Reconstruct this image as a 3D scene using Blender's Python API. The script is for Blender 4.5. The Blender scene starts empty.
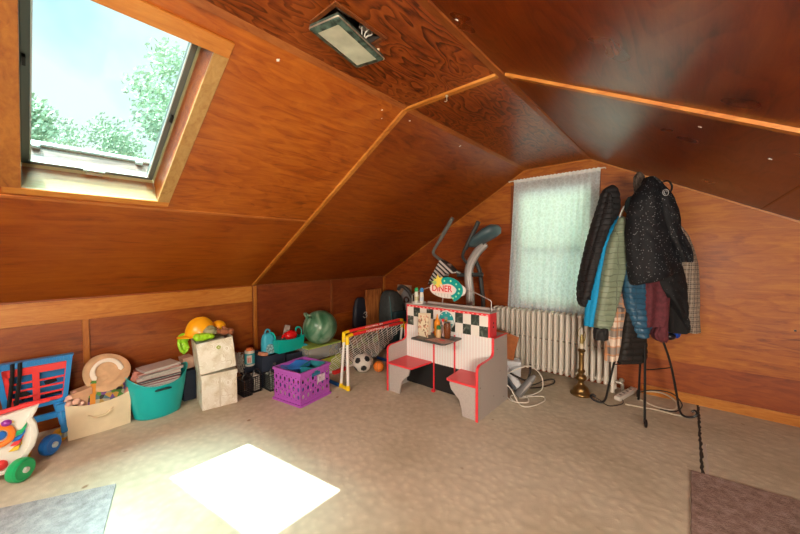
import bpy, math, random
from math import sin, cos, pi, radians, sqrt, atan2
from mathutils import Vector, Matrix, noise

S = bpy.context.scene
COL = S.collection
random.seed(7)

# ------------------------------------------------------------ camera
cam_d = bpy.data.cameras.new('camera')
cam_d.sensor_width = 36.0
cam_d.lens = 333.4 / 800 * 36.0
cam_d.clip_start = 0.03
cam = bpy.data.objects.new('camera', cam_d)
COL.objects.link(cam)
cam.matrix_world = (Matrix.Translation((0, 0, 1.3)) @ Matrix.Rotation(radians(40.79), 4, 'Z')
                    @ Matrix.Rotation(radians(90 - 2.118), 4, 'X') @ Matrix.Rotation(radians(-.233), 4, 'Z'))
S.camera = cam

# ------------------------------------------------------------ view and world
S.view_settings.view_transform = 'Standard'
S.view_settings.look = 'None'
S.view_settings.exposure = 0.0
S.view_settings.gamma = 1.0
S.view_settings.use_curve_mapping = False

world = bpy.data.worlds.new('sky')
S.world = world
world.use_nodes = True
wn = world.node_tree.nodes; wl = world.node_tree.links
wn.clear()
w_out = wn.new('ShaderNodeOutputWorld'); w_bg = wn.new('ShaderNodeBackground')
w_tc = wn.new('ShaderNodeTexCoord'); w_no = wn.new('ShaderNodeTexNoise'); w_cr = wn.new('ShaderNodeValToRGB')
w_no.inputs['Scale'].default_value = 2.6; w_no.inputs['Detail'].default_value = 4
w_cr.color_ramp.elements[0].position = .40; w_cr.color_ramp.elements[0].color = (.50, .86, 1.0, 1)
w_cr.color_ramp.elements[1].position = .58; w_cr.color_ramp.elements[1].color = (.93, 1.0, 1.0, 1)
wl.new(w_tc.outputs['Generated'], w_no.inputs['Vector']); wl.new(w_no.outputs['Fac'], w_cr.inputs['Fac'])
wl.new(w_cr.outputs['Color'], w_bg.inputs['Color']); wl.new(w_bg.outputs['Background'], w_out.inputs['Surface'])
w_bg.inputs['Strength'].default_value = 1.15

def light(name, kind, loc, direction, energy, color, **kw):
    d = bpy.data.lights.new(name, kind); d.energy = energy; d.color = color
    for k, v in kw.items(): setattr(d, k, v)
    o = bpy.data.objects.new(name, d); COL.objects.link(o)
    o.location = loc
    o.rotation_euler = Vector(direction).to_track_quat('-Z', 'Y').to_euler()
    return o

light('sun', 'SUN', (-3, 0, 6), (.115, .265, -1), 21.0, (.93, 1.0, .97), angle=radians(.6))
# added fill lights behind the camera, without fixtures, to brighten the room
light('room_fill', 'AREA', (-.9, -1.5, 2.20), (-.25, .5, -1), 175.0, (1.0, .87, .73), shape='RECTANGLE', size=1.1, size_y=.9)
light('side_fill', 'AREA', (1.15, -.7, 1.15), (-.5, 1.0, .10), 150.0, (1.0, .86, .70), shape='RECTANGLE', size=.8, size_y=.5)

# added area light straight above the roof window, boosts the sky's cool glow
light('roof_sky_boost', 'AREA', (-2.3, -.10, 8.0), (.0, .05, -1), 2500.0, (.68, 1.0, .97), shape='RECTANGLE', size=3.0, size_y=3.0)

# added area light outside the gable window, brightens blind and lace
light('window_sky_boost', 'AREA', (-1.12, 5.4, 2.4), (.0, -1, -.62), 85.0, (.94, 1.0, .97), shape='RECTANGLE', size=1.6, size_y=1.2)

# ------------------------------------------------------------ mesh helpers
class MB:
    def __init__(self): self.v = []; self.f = []; self.m = []
    def add(self, vs, fs, m=0):
        o = len(self.v); self.v += [tuple(v) for v in vs]
        for f in fs: self.f.append([i + o for i in f]); self.m.append(m)
        return self
    def box(self, c, s, rot=None, m=0):
        R = rot if rot else Matrix.Identity(3)
        c = Vector(c); vs = []
        for z in (-.5, .5):
            for y in (-.5, .5):
                for x in (-.5, .5):
                    vs.append(c + R @ Vector((x * s[0], y * s[1], z * s[2])))
        return self.add(vs, [(0, 2, 3, 1), (4, 5, 7, 6), (0, 1, 5, 4), (2, 6, 7, 3), (0, 4, 6, 2), (1, 3, 7, 5)], m)
    def span(self, a, b, m=0):
        return self.box([(a[i] + b[i]) / 2 for i in range(3)], [abs(b[i] - a[i]) for i in range(3)], None, m)
    def loft(self, rings, closed=True, caps=True, m=0):
        n = len(rings[0]); vs = [p for r in rings for p in r]; fs = []
        for i in range(len(rings) - 1):
            for j in range(n if closed else n - 1):
                k = (j + 1) % n
                fs.append((i * n + j, i * n + k, (i + 1) * n + k, (i + 1) * n + j))
        if caps and closed:
            fs.append(tuple(range(n - 1, -1, -1))); b = (len(rings) - 1) * n; fs.append(tuple(b + j for j in range(n)))
        return self.add(vs, fs, m)
    def tube(self, pts, r, n=8, closed=False, m=0, flat=1.0):
        pts = [Vector(p) for p in pts]; N = len(pts); rings = []; up = None
        for i, p in enumerate(pts):
            a = pts[(i - 1) % N] if (closed or i) else pts[0]
            b = pts[(i + 1) % N] if (closed or i < N - 1) else pts[-1]
            t = (b - a)
            t = t.normalized() if t.length > 1e-9 else Vector((0, 0, 1))
            if up is None:
                up = t.cross(Vector((0, 0, 1)))
                if up.length < .05: up = t.cross(Vector((1, 0, 0)))
                up.normalize()
            up = (up - t * up.dot(t)).normalized(); w = t.cross(up)
            rr = r[i] if isinstance(r, (list, tuple)) else r
            rings.append([p + up * cos(2 * pi * k / n) * rr + w * sin(2 * pi * k / n) * rr * flat for k in range(n)])
        if closed: rings.append(rings[0]); return self.loft(rings, caps=False, m=m)
        return self.loft(rings, m=m)
    def lathe(self, prof, c=(0, 0, 0), n=24, rot=None, m=0, sx=1, sy=1):
        R = rot if rot else Matrix.Identity(3); c = Vector(c)
        rings = [[c + R @ Vector((r * cos(2 * pi * k / n) * sx, r * sin(2 * pi * k / n) * sy, z)) for k in range(n)] for r, z in prof]
        return self.loft(rings, m=m)
    def ball(self, c, r, n=20, rot=None, s=(1, 1, 1), m=0):
        R = rot if rot else Matrix.Identity(3); c = Vector(c); k = max(6, n // 2); rings = []
        for i in range(k + 1):
            a = -pi / 2 + pi * i / k; q = max(cos(a), .002)
            rings.append([c + R @ Vector((r * s[0] * q * cos(2 * pi * j / n), r * s[1] * q * sin(2 * pi * j / n), r * s[2] * sin(a))) for j in range(n)])
        return self.loft(rings, m=m)
    def prism(self, poly, o, u, v, t, m=0):
        """flat outline (a, b) in the plane of u and v through o, thickened by the vector t"""
        o = Vector(o); u = Vector(u); v = Vector(v); t = Vector(t)
        A = [o + u * a + v * b for a, b in poly]; B = [p + t for p in A]; n = len(poly)
        fs = [tuple(range(n - 1, -1, -1)), tuple(range(n, 2 * n))]
        fs += [(i, (i + 1) % n, n + (i + 1) % n, n + i) for i in range(n)]
        return self.add(A + B, fs, m)
    def quad(self, a, b, c, d, m=0): return self.add([a, b, c, d], [(0, 1, 2, 3)], m)
    def build(self, name, mats, parent=None, smooth=35, bevel=0, loc=(0, 0, 0), rz=0, recalc=True, label=None, sub=0):
        me = bpy.data.meshes.new(name); me.from_pydata(self.v, [], self.f)
        mats = mats if isinstance(mats, (list, tuple)) else [mats]
        for q in mats: me.materials.append(q)
        for p, i in zip(me.polygons, self.m): p.material_index = i
        me.validate()
        if recalc:
            import bmesh
            bm = bmesh.new(); bm.from_mesh(me); bmesh.ops.recalc_face_normals(bm, faces=bm.faces); bm.to_mesh(me); bm.free()
        if smooth:
            for p in me.polygons: p.use_smooth = True
            me.set_sharp_from_angle(angle=radians(smooth))
        o = bpy.data.objects.new(name, me); COL.objects.link(o)
        o.location = loc; o.rotation_euler = (0, 0, rz)
        if parent: o.parent = parent
        if bevel:
            b = o.modifiers.new('bevel', 'BEVEL'); b.width = bevel; b.segments = 2; b.limit_method = 'ANGLE'; b.angle_limit = radians(40)
        if sub:
            q = o.modifiers.new('sub', 'SUBSURF'); q.levels = sub; q.render_levels = sub
        if label: o['label'] = label
        return o

def tag(o, label, cat, group=None, kind=None):
    if label: o['label'] = label
    if cat: o['category'] = cat
    if group: o['group'] = group
    if kind: o['kind'] = kind
    return o
def thing(name, label, cat, loc=(0, 0, 0), rz=0, group=None):
    o = bpy.data.objects.new(name, None); COL.objects.link(o); o.location = loc; o.rotation_euler = (0, 0, rz)
    o.empty_display_size = .05
    return tag(o, label, cat, group)
def struct(name, mb, m, **kw):
    o = mb.build(name, m, **kw); o['kind'] = 'structure'; return o
def copy_tree(o, parent=None):
    c = o.copy(); COL.objects.link(c)
    if parent: c.parent = parent
    for ch in list(o.children): copy_tree(ch, c)
    return c
def rotz(a): return Matrix.Rotation(a, 3, 'Z')
def rotx(a): return Matrix.Rotation(a, 3, 'X')
def roty(a): return Matrix.Rotation(a, 3, 'Y')
def spline(pts, k=8):
    P = [Vector(p) for p in pts]; out = []
    for i in range(len(P) - 1):
        a = P[max(i - 1, 0)]; b = P[i]; c = P[i + 1]; d = P[min(i + 2, len(P) - 1)]
        for j in range(k):
            t = j / k
            out.append(.5 * ((2 * b) + (c - a) * t + (2 * a - 5 * b + 4 * c - d) * t * t + (3 * b - a - 3 * c + d) * t ** 3))
    out.append(P[-1]); return out
def rrect(w, h, r, n=4):
    out = []
    for cx, cy, a0 in ((w / 2 - r, h / 2 - r, 0), (-w / 2 + r, h / 2 - r, 90), (-w / 2 + r, -h / 2 + r, 180), (w / 2 - r, -h / 2 + r, 270)):
        for i in range(n + 1):
            a = radians(a0 + 90 * i / n); out.append((cx + r * cos(a), cy + r * sin(a)))
    return out
def text_mesh(txt, size, mat, name, parent, loc, rot, depth=.001, sx=1.0):
    cu = bpy.data.curves.new(name, 'FONT'); cu.body = txt; cu.size = size; cu.extrude = depth; cu.align_x = 'CENTER'; cu.align_y = 'CENTER'
    cu.offset = size * .012
    t = bpy.data.objects.new(name, cu); COL.objects.link(t)
    me = bpy.data.meshes.new_from_object(t.evaluated_get(bpy.context.evaluated_depsgraph_get()))
    bpy.data.objects.remove(t)
    me.materials.clear(); me.materials.append(mat)
    o = bpy.data.objects.new(name, me); COL.objects.link(o); o.parent = parent; o.location = loc
    o.rotation_euler = rot; o.scale = (sx, 1, 1)
    return o

# ------------------------------------------------------------ material helpers
MATS = {}
def nt(name):
    m = bpy.data.materials.new(name); m.use_nodes = True; n = m.node_tree.nodes
    b = n['Principled BSDF']; MATS[name] = m
    return m, n, m.node_tree.links, b
def mat(name, c, rough=.5, metal=0, spec=.5, var=.0, scale=30, bump=0, coat=0, trans=0, alpha=1, emit=0):
    if name in MATS: return MATS[name]
    m, n, l, b = nt(name)
    b.inputs['Base Color'].default_value = (*c, 1); b.inputs['Roughness'].default_value = rough
    b.inputs['Metallic'].default_value = metal; b.inputs['Specular IOR Level'].default_value = spec
    b.inputs['Coat Weight'].default_value = coat; b.inputs['Transmission Weight'].default_value = trans
    b.inputs['Alpha'].default_value = alpha
    if emit: b.inputs['Emission Color'].default_value = (*c, 1); b.inputs['Emission Strength'].default_value = emit
    tc = n.new('ShaderNodeTexCoord'); no = n.new('ShaderNodeTexNoise'); no.inputs['Scale'].default_value = scale
    no.inputs['Detail'].default_value = 4; l.new(tc.outputs['Object'], no.inputs['Vector'])
    if var:
        mr = n.new('ShaderNodeMapRange'); mr.inputs[1].default_value = .3; mr.inputs[2].default_value = .7
        mr.inputs[3].default_value = 1 - var; mr.inputs[4].default_value = 1 + var * .6
        mx = n.new('ShaderNodeMix'); mx.data_type = 'RGBA'; mx.blend_type = 'MULTIPLY'; mx.inputs[0].default_value = 1
        mx.inputs[6].default_value = (*c, 1)
        l.new(no.outputs['Fac'], mr.inputs[0]); l.new(mr.outputs[0], mx.inputs[7]); l.new(mx.outputs[2], b.inputs['Base Color'])
    if bump:
        bp = n.new('ShaderNodeBump'); bp.inputs['Strength'].default_value = bump; bp.inputs['Distance'].default_value = .004
        l.new(no.outputs['Fac'], bp.inputs['Height']); l.new(bp.outputs['Normal'], b.inputs['Normal'])
    return m
def ramp(n, stops):
    r = n.new('ShaderNodeValToRGB'); e = r.color_ramp.elements
    while len(e) < len(stops): e.new(.5)
    for q, (p, c) in zip(e, stops): q.position = p; q.color = (*c, 1)
    return r
def wood(name, dark, mid, lite, axis='Y', rough=.32, freq=26, stretch=.16, scale=1.6, coat=.0, contrast=1.0, seed=0., fleck=.24, fl_amp=1.25):
    """varnished fir plywood: contour rings of a stretched noise, fine fibre streaks and broad blotches"""
    m, n, l, b = nt(name)
    tc = n.new('ShaderNodeTexCoord'); mp = n.new('ShaderNodeMapping'); l.new(tc.outputs['Object'], mp.inputs['Vector'])
    sc = [1, 1, 1]; sc['XYZ'.index(axis)] = stretch
    mp.inputs['Scale'].default_value = sc; mp.inputs['Location'].default_value = (seed, seed * .7, seed * 1.3)
    a = n.new('ShaderNodeTexNoise'); a.inputs['Scale'].default_value = scale * 2.2; a.inputs['Detail'].default_value = 2.2
    a.inputs['Roughness'].default_value = .55; a.inputs['Distortion'].default_value = .35
    l.new(mp.outputs[0], a.inputs['Vector'])
    k = n.new('ShaderNodeMath'); k.operation = 'MULTIPLY'; k.inputs[1].default_value = freq; l.new(a.outputs['Fac'], k.inputs[0])
    s = n.new('ShaderNodeMath'); s.operation = 'FRACT'; l.new(k.outputs[0], s.inputs[0])
    # saw profile: soft early wood, sharp late wood edge
    r1 = ramp(n, [(0, (0, 0, 0)), (.55, (.55, .55, .55)), (.9, (1, 1, 1)), (1, (.1, .1, .1))]); l.new(s.outputs[0], r1.inputs['Fac'])
    mp2 = n.new('ShaderNodeMapping'); sc2 = [60, 60, 60]; sc2['XYZ'.index(axis)] = 2.2; mp2.inputs['Scale'].default_value = sc2
    l.new(tc.outputs['Object'], mp2.inputs['Vector'])
    f = n.new('ShaderNodeTexNoise'); f.inputs['Scale'].default_value = 1.6; f.inputs['Detail'].default_value = 3; l.new(mp2.outputs[0], f.inputs['Vector'])
    g = n.new('ShaderNodeTexNoise'); g.inputs['Scale'].default_value = 1.7; g.inputs['Detail'].default_value = 3; l.new(tc.outputs['Object'], g.inputs['Vector'])
    h = n.new('ShaderNodeTexNoise'); h.inputs['Scale'].default_value = 19 * (scale / 1.6) ** .5; h.inputs['Detail'].default_value = 6; h.inputs['Roughness'].default_value = .68; h.inputs['Distortion'].default_value = 1.1
    mp3 = n.new('ShaderNodeMapping'); sc3 = [1, 1, 1]; sc3['XYZ'.index(axis)] = fleck; mp3.inputs['Scale'].default_value = sc3; l.new(tc.outputs['Object'], mp3.inputs['Vector']); l.new(mp3.outputs[0], h.inputs['Vector'])
    hm = n.new('ShaderNodeMath'); hm.operation = 'MULTIPLY_ADD'; hm.inputs[1].default_value = fl_amp; hm.inputs[2].default_value = -.5 * fl_amp; l.new(h.outputs['Fac'], hm.inputs[0])
    # combine
    c1 = n.new('ShaderNodeMath'); c1.operation = 'MULTIPLY_ADD'; c1.inputs[1].default_value = -.42 * contrast; c1.inputs[2].default_value = .62
    l.new(r1.outputs['Color'], c1.inputs[0])
    c1b = n.new('ShaderNodeMath'); c1b.operation = 'ADD'; l.new(c1.outputs[0], c1b.inputs[0]); l.new(hm.outputs[0], c1b.inputs[1])
    c2 = n.new('ShaderNodeMath'); c2.operation = 'MULTIPLY_ADD'; c2.inputs[1].default_value = .42; l.new(f.outputs['Fac'], c2.inputs[0]); l.new(c1b.outputs[0], c2.inputs[2])
    c3 = n.new('ShaderNodeMath'); c3.operation = 'MULTIPLY_ADD'; c3.inputs[1].default_value = .75; l.new(g.outputs['Fac'], c3.inputs[0]); l.new(c2.outputs[0], c3.inputs[2])
    c4 = n.new('ShaderNodeMath'); c4.operation = 'SUBTRACT'; c4.inputs[1].default_value = .53; l.new(c3.outputs[0], c4.inputs[0])
    cr = ramp(n, [(.08, dark), (.45, mid), (.9, lite)]); l.new(c4.outputs[0], cr.inputs['Fac'])
    l.new(cr.outputs['Color'], b.inputs['Base Color'])
    b.inputs['Roughness'].default_value = rough; b.inputs['Coat Weight'].default_value = coat; b.inputs['Coat Roughness'].default_value = .12
    rr = n.new('ShaderNodeMapRange'); rr.inputs[3].default_value = rough - .06; rr.inputs[4].default_value = rough + .16
    l.new(g.outputs['Fac'], rr.inputs[0]); l.new(rr.outputs[0], b.inputs['Roughness'])
    bp = n.new('ShaderNodeBump'); bp.inputs['Strength'].default_value = .12; bp.inputs['Distance'].default_value = .002
    l.new(f.outputs['Fac'], bp.inputs['Height']); l.new(bp.outputs['Normal'], b.inputs['Normal'])
    return m

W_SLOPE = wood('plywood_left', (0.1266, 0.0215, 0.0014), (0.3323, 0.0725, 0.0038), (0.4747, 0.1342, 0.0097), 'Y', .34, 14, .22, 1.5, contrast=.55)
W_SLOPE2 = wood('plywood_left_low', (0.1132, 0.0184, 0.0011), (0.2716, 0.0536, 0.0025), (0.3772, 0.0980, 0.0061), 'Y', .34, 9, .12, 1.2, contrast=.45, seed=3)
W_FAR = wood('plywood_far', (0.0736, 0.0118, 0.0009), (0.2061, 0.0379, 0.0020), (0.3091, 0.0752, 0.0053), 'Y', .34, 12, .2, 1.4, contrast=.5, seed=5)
W_FLAT = wood('plywood_flat', (0.0538, 0.0085, 0.0013), (0.2332, 0.0477, 0.0066), (0.3588, 0.0924, 0.0145), 'Y', .30, 11, .30, 3.8, contrast=1.2, seed=8, fleck=.3, fl_amp=.8)
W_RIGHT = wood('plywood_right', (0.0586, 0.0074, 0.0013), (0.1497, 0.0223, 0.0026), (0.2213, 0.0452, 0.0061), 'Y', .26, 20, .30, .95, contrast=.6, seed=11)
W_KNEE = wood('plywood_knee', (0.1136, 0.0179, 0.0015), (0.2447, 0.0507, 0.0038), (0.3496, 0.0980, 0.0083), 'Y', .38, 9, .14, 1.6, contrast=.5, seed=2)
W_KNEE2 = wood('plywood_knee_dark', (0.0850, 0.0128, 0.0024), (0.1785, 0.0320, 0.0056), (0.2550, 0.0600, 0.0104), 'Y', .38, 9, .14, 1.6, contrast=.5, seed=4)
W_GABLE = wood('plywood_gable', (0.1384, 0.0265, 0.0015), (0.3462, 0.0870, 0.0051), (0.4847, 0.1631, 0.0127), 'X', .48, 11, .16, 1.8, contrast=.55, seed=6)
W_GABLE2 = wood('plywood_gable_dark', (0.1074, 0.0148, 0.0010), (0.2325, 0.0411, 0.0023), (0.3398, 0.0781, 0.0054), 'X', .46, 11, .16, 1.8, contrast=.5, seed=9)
W_TRIM = wood('pine_trim', (0.2681, 0.0719, 0.0070), (0.4572, 0.1510, 0.0174), (0.5675, 0.2373, 0.0392), 'Y', .35, 8, .1, 3, contrast=.4, seed=1)
W_TRIMX = wood('pine_trim_x', (0.2478, 0.0682, 0.0074), (0.4294, 0.1441, 0.0176), (0.5615, 0.2350, 0.0393), 'X', .35, 8, .1, 3, contrast=.4, seed=1)
W_TRIMZ = wood('pine_trim_z', (0.2207, 0.0518, 0.0055), (0.3626, 0.1071, 0.0120), (0.4730, 0.1773, 0.0254), 'Z', .35, 8, .1, 3, contrast=.4, seed=1)
W_PALE = wood('pale_lining', (0.3432, 0.2592, 0.1061), (0.4884, 0.4018, 0.1856), (0.5676, 0.5054, 0.2652), 'Y', .45, 6, .1, 3, contrast=.3, seed=1)
W_DARKCASE = wood('window_casing', (.07, .014, .004), (.17, .040, .009), (.25, .07, .015), 'Z', .35, 8, .1, 3, contrast=.4, seed=1)

def carpet_mat():
    m, n, l, b = nt('carpet')
    tc = n.new('ShaderNodeTexCoord')
    big = n.new('ShaderNodeTexNoise'); big.inputs['Scale'].default_value = 1.3; big.inputs['Detail'].default_value = 5; l.new(tc.outputs['Object'], big.inputs['Vector'])
    cr = ramp(n, [(.30, (.47, .40, .285)), (.5, (.59, .52, .395)), (.7, (.65, .585, .465))]); l.new(big.outputs['Fac'], cr.inputs['Fac'])
    # sculpted pile: wavy swirls
    wv = n.new('ShaderNodeTexVoronoi'); wv.feature = 'SMOOTH_F1'; wv.inputs['Scale'].default_value = 24
    ds = n.new('ShaderNodeTexNoise'); ds.inputs['Scale'].default_value = 9; ds.inputs['Detail'].default_value = 3; l.new(tc.outputs['Object'], ds.inputs['Vector'])
    mxv = n.new('ShaderNodeMix'); mxv.data_type = 'VECTOR'; mxv.inputs[0].default_value = .045
    l.new(tc.outputs['Object'], mxv.inputs[4]); l.new(ds.outputs['Color'], mxv.inputs[5]); l.new(mxv.outputs[1], wv.inputs['Vector'])
    fi = n.new('ShaderNodeTexNoise'); fi.inputs['Scale'].default_value = 160; fi.inputs['Detail'].default_value = 3; l.new(tc.outputs['Object'], fi.inputs['Vector'])
    hs = n.new('ShaderNodeMath'); hs.operation = 'MULTIPLY_ADD'; hs.inputs[1].default_value = .35; l.new(fi.outputs['Fac'], hs.inputs[0]); l.new(wv.outputs['Distance'], hs.inputs[2])
    bp = n.new('ShaderNodeBump'); bp.inputs['Strength'].default_value = .42; bp.inputs['Distance'].default_value = .008; bp.invert = True
    l.new(hs.outputs[0], bp.inputs['Height']); l.new(bp.outputs['Normal'], b.inputs['Normal'])
    mr = n.new('ShaderNodeMapRange'); mr.inputs[1].default_value = .1; mr.inputs[2].default_value = .75; mr.inputs[3].default_value = 1.05; mr.inputs[4].default_value = .86; l.new(wv.outputs['Distance'], mr.inputs[0])
    mx = n.new('ShaderNodeMix'); mx.data_type = 'RGBA'; mx.blend_type = 'MULTIPLY'; mx.inputs[0].default_value = 1
    l.new(cr.outputs['Color'], mx.inputs[6]); l.new(mr.outputs[0], mx.inputs[7])
    # small scattered stains
    sp = n.new('ShaderNodeTexVoronoi'); sp.inputs['Scale'].default_value = 3.2; sp.inputs['Randomness'].default_value = 1; l.new(mxv.outputs[1], sp.inputs['Vector'])
    sr = ramp(n, [(.035, (.45, .30, .22)), (.06, (1, 1, 1))]); l.new(sp.outputs['Distance'], sr.inputs['Fac'])
    m2 = n.new('ShaderNodeMix'); m2.data_type = 'RGBA'; m2.blend_type = 'MULTIPLY'; m2.inputs[0].default_value = .8
    l.new(mx.outputs[2], m2.inputs[6]); l.new(sr.outputs['Color'], m2.inputs[7]); l.new(m2.outputs[2], b.inputs['Base Color'])
    b.inputs['Roughness'].default_value = .95; b.inputs['Specular IOR Level'].default_value = .15
    return m
CARPET = carpet_mat()

# ------------------------------------------------------------ the room
KX, GY, KZ, CZ = -3.594, 3.8035, .975, 2.2514      # knee wall x, gable y, knee height, flat ceiling
XL, XR, RX = -1.4163, -.7563, 1.55
SL = (CZ - KZ) / (XL - KX); SR = (CZ - 1.1336) / (1.4 + .7563)
RZ = CZ - SR * (RX - XR); BY = -3.4; SEAM = 1.70
SRX = .425
def zl(x): return CZ - SL * (XL - x)
def zr(x): return CZ - SR * (x - XR)
NL = Vector((-SL, 0, 1)).normalized(); NR = Vector((SR, 0, 1)).normalized()

struct('floor', MB().span((KX - .1, BY, -.1), (RX + .1, GY + .1, 0)), CARPET, smooth=0)
# knee wall: front part, and the part beyond the batten set back a little
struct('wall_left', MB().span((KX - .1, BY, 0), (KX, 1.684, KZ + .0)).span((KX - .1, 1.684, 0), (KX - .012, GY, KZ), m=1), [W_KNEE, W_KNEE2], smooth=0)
struct('wall_right', MB().span((RX, BY, 0), (RX + .1, GY, RZ + .02)), W_KNEE, smooth=0)
# gable wall with window opening
WX0, WX1, WZ0, WZ1 = -1.50, -.74, .74, 2.02
gab = MB()
def gcol(x0, x1, z0a, z1a, m=0):
    gab.prism([(x0, z0a[0]), (x1, z0a[1]), (x1, z1a[1]), (x0, z1a[0])], (0, GY, 0), (1, 0, 0), (0, 0, 1), (0, .1, 0), m)
def top(x): return zl(x) if x < XL else (CZ if x < XR else zr(x))
LOWZ = .345
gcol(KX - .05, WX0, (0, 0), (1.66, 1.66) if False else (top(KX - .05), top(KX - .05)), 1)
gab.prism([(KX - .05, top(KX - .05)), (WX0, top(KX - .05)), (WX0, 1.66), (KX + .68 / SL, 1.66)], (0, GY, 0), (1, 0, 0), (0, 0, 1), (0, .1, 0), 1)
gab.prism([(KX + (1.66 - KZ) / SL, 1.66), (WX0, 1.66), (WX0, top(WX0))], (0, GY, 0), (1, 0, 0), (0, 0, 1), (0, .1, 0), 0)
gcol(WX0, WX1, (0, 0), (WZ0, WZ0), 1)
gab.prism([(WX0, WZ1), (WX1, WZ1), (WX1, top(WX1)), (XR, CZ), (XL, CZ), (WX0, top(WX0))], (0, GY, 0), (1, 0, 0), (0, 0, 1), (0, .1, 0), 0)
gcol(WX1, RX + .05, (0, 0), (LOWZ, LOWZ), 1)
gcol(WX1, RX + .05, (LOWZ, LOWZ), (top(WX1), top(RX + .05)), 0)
struct('wall_back', gab, [W_GABLE, W_GABLE2], smooth=0)
# wall behind the photographer, with a doorway-sized daylight window opening
gf = MB()
def gfc(x0, x1, za, zb): gf.prism([(x0, za), (x1, za), (x1, zb if zb else top(x1)), (x0, zb if zb else top(x0))], (0, BY, 0), (1, 0, 0), (0, 0, 1), (0, -.1, 0))
gfc(KX - .05, XL, 0, 0); gfc(XL, XR, 0, .7); gf.prism([(XL, 2.0), (XR, 2.0), (XR, CZ), (XL, CZ)], (0, BY, 0), (1, 0, 0), (0, 0, 1), (0, -.1, 0)); gfc(XR, RX + .05, 0, 0)
struct('wall_front', gf, W_GABLE, smooth=0)

# left slope with the skylight opening; world-space panels so each sheet keeps its own colour
SKX0, SKX1, SKY0, SKY1 = -2.462, -1.552, .035, .585
SEX = -2.535                                             # horizontal seam of the slope
def slope_panel(mb, x0, x1, y0, y1, m=0, t=.13):
    a = Vector((x0, y0, zl(x0))); b = Vector((x1, y0, zl(x1))); c = Vector((x1, y1, zl(x1))); d = Vector((x0, y1, zl(x0)))
    n = NL * t
    mb.add([a, b, c, d, a + n, b + n, c + n, d + n], [(0, 1, 2, 3), (4, 7, 6, 5), (0, 4, 5, 1), (1, 5, 6, 2), (2, 6, 7, 3), (3, 7, 4, 0)], m)
cl = MB()
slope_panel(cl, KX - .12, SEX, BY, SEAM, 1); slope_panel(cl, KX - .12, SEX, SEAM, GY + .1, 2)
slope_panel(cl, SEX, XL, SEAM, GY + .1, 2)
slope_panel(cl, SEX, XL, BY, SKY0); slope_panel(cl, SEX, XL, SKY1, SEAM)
slope_panel(cl, SEX, SKX0, SKY0, SKY1); slope_panel(cl, SKX1, XL, SKY0, SKY1)
struct('ceiling', cl, [W_SLOPE, W_SLOPE2, W_FAR], smooth=0)
# flat part with the lamp recess
HX0, HX1, HY0, HY1 = -1.165, -1.035, .835, 1.08
cf = MB()
cf.span((XL - .02, BY, CZ), (HX0, GY + .1, CZ + .1)).span((HX1, BY, CZ), (XR + .02, GY + .1, CZ + .1))
cf.span((HX0, BY, CZ), (HX1, HY0, CZ + .1)).span((HX0, HY1, CZ), (HX1, GY + .1, CZ + .1))
struct('ceiling', cf, W_FLAT, smooth=0)
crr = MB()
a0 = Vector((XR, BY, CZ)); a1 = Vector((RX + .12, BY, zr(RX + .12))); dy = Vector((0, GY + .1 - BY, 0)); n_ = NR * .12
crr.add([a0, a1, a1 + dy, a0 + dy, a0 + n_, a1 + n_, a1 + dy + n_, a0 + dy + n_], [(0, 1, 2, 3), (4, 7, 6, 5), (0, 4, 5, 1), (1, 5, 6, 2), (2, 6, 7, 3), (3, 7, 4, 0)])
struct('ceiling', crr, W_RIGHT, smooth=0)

# trim strips and battens
def strip(name, a, b, w, h, n, m):
    """a flat batten from a to b, lying against a surface of normal n (pointing into the room)"""
    a = Vector(a); b = Vector(b); n = Vector(n).normalized(); t = (b - a).normalized(); s = t.cross(n).normalized()
    mb = MB(); e = .25
    r = lambda p: [p - s * w / 2, p + s * w / 2, p + s * w * (.5 - e * .4) + n * h, p - s * w * (.5 - e * .4) + n * h]
    mb.loft([r(a), r(b)])
    return struct(name, mb, m, smooth=0)
nl = -NL; nr = -NR
strip('trim_1', (KX + .01, 1.705, zl(KX + .01)), (XL, 1.705, CZ), .042, .012, nl, W_TRIMX)
strip('trim_2', (XL, 1.705, CZ), (XR - .03, 1.705, CZ), .042, .012, (0, 0, -1), W_TRIMX)
strip('trim_3', (XR + .02, 1.715, zr(XR + .02)), (RX, 1.80, zr(RX)), .042, .013, nr, W_TRIMX)
strip('trim_4', (XL + .012, BY, CZ), (XL + .012, GY, CZ), .05, .006, (.25, 0, -1), wood('edge_left', (.12, .026, .005), (.30, .08, .014), (.42, .14, .03), 'Y', .35, 8, .1, 3, contrast=.4))
strip('trim_5', (XR - .014, BY, CZ), (XR - .014, GY, CZ), .05, .006, (-.25, 0, -1), wood('edge_right', (.08, .018, .004), (.22, .055, .010), (.32, .10, .02), 'Y', .35, 8, .1, 3, contrast=.4))
strip('trim_6', (SEX, BY, zl(SEX)), (SEX, 1.69, zl(SEX)), .024, .005, nl, wood('edge_seam', (.2, .05, .008), (.38, .11, .018), (.5, .18, .035), 'Y', .35, 8, .1, 3, contrast=.4))
strip('trim_7', (SEX - .015, 1.72, zl(SEX - .015)), (SEX - .015, GY, zl(SEX - .015)), .014, .003, nl, W_DARKCASE)
struct('trim_8', MB().span((KX, BY, .800), (KX + .014, 1.684, .962)), W_TRIM, smooth=0, bevel=.002)
struct('trim_9', MB().span((KX, .335, .45), (KX + .018, .375, .80)), W_TRIMZ, smooth=0, bevel=.003)
struct('trim_10', MB().span((KX - .012, 1.700, 0), (KX + .012, 1.738, .965)), W_TRIMZ, smooth=0, bevel=.003)
struct('trim_11', MB().span((KX - .012, 2.745, .36), (KX + .010, 2.785, .955)), W_DARKCASE, smooth=0, bevel=.003)
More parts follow.
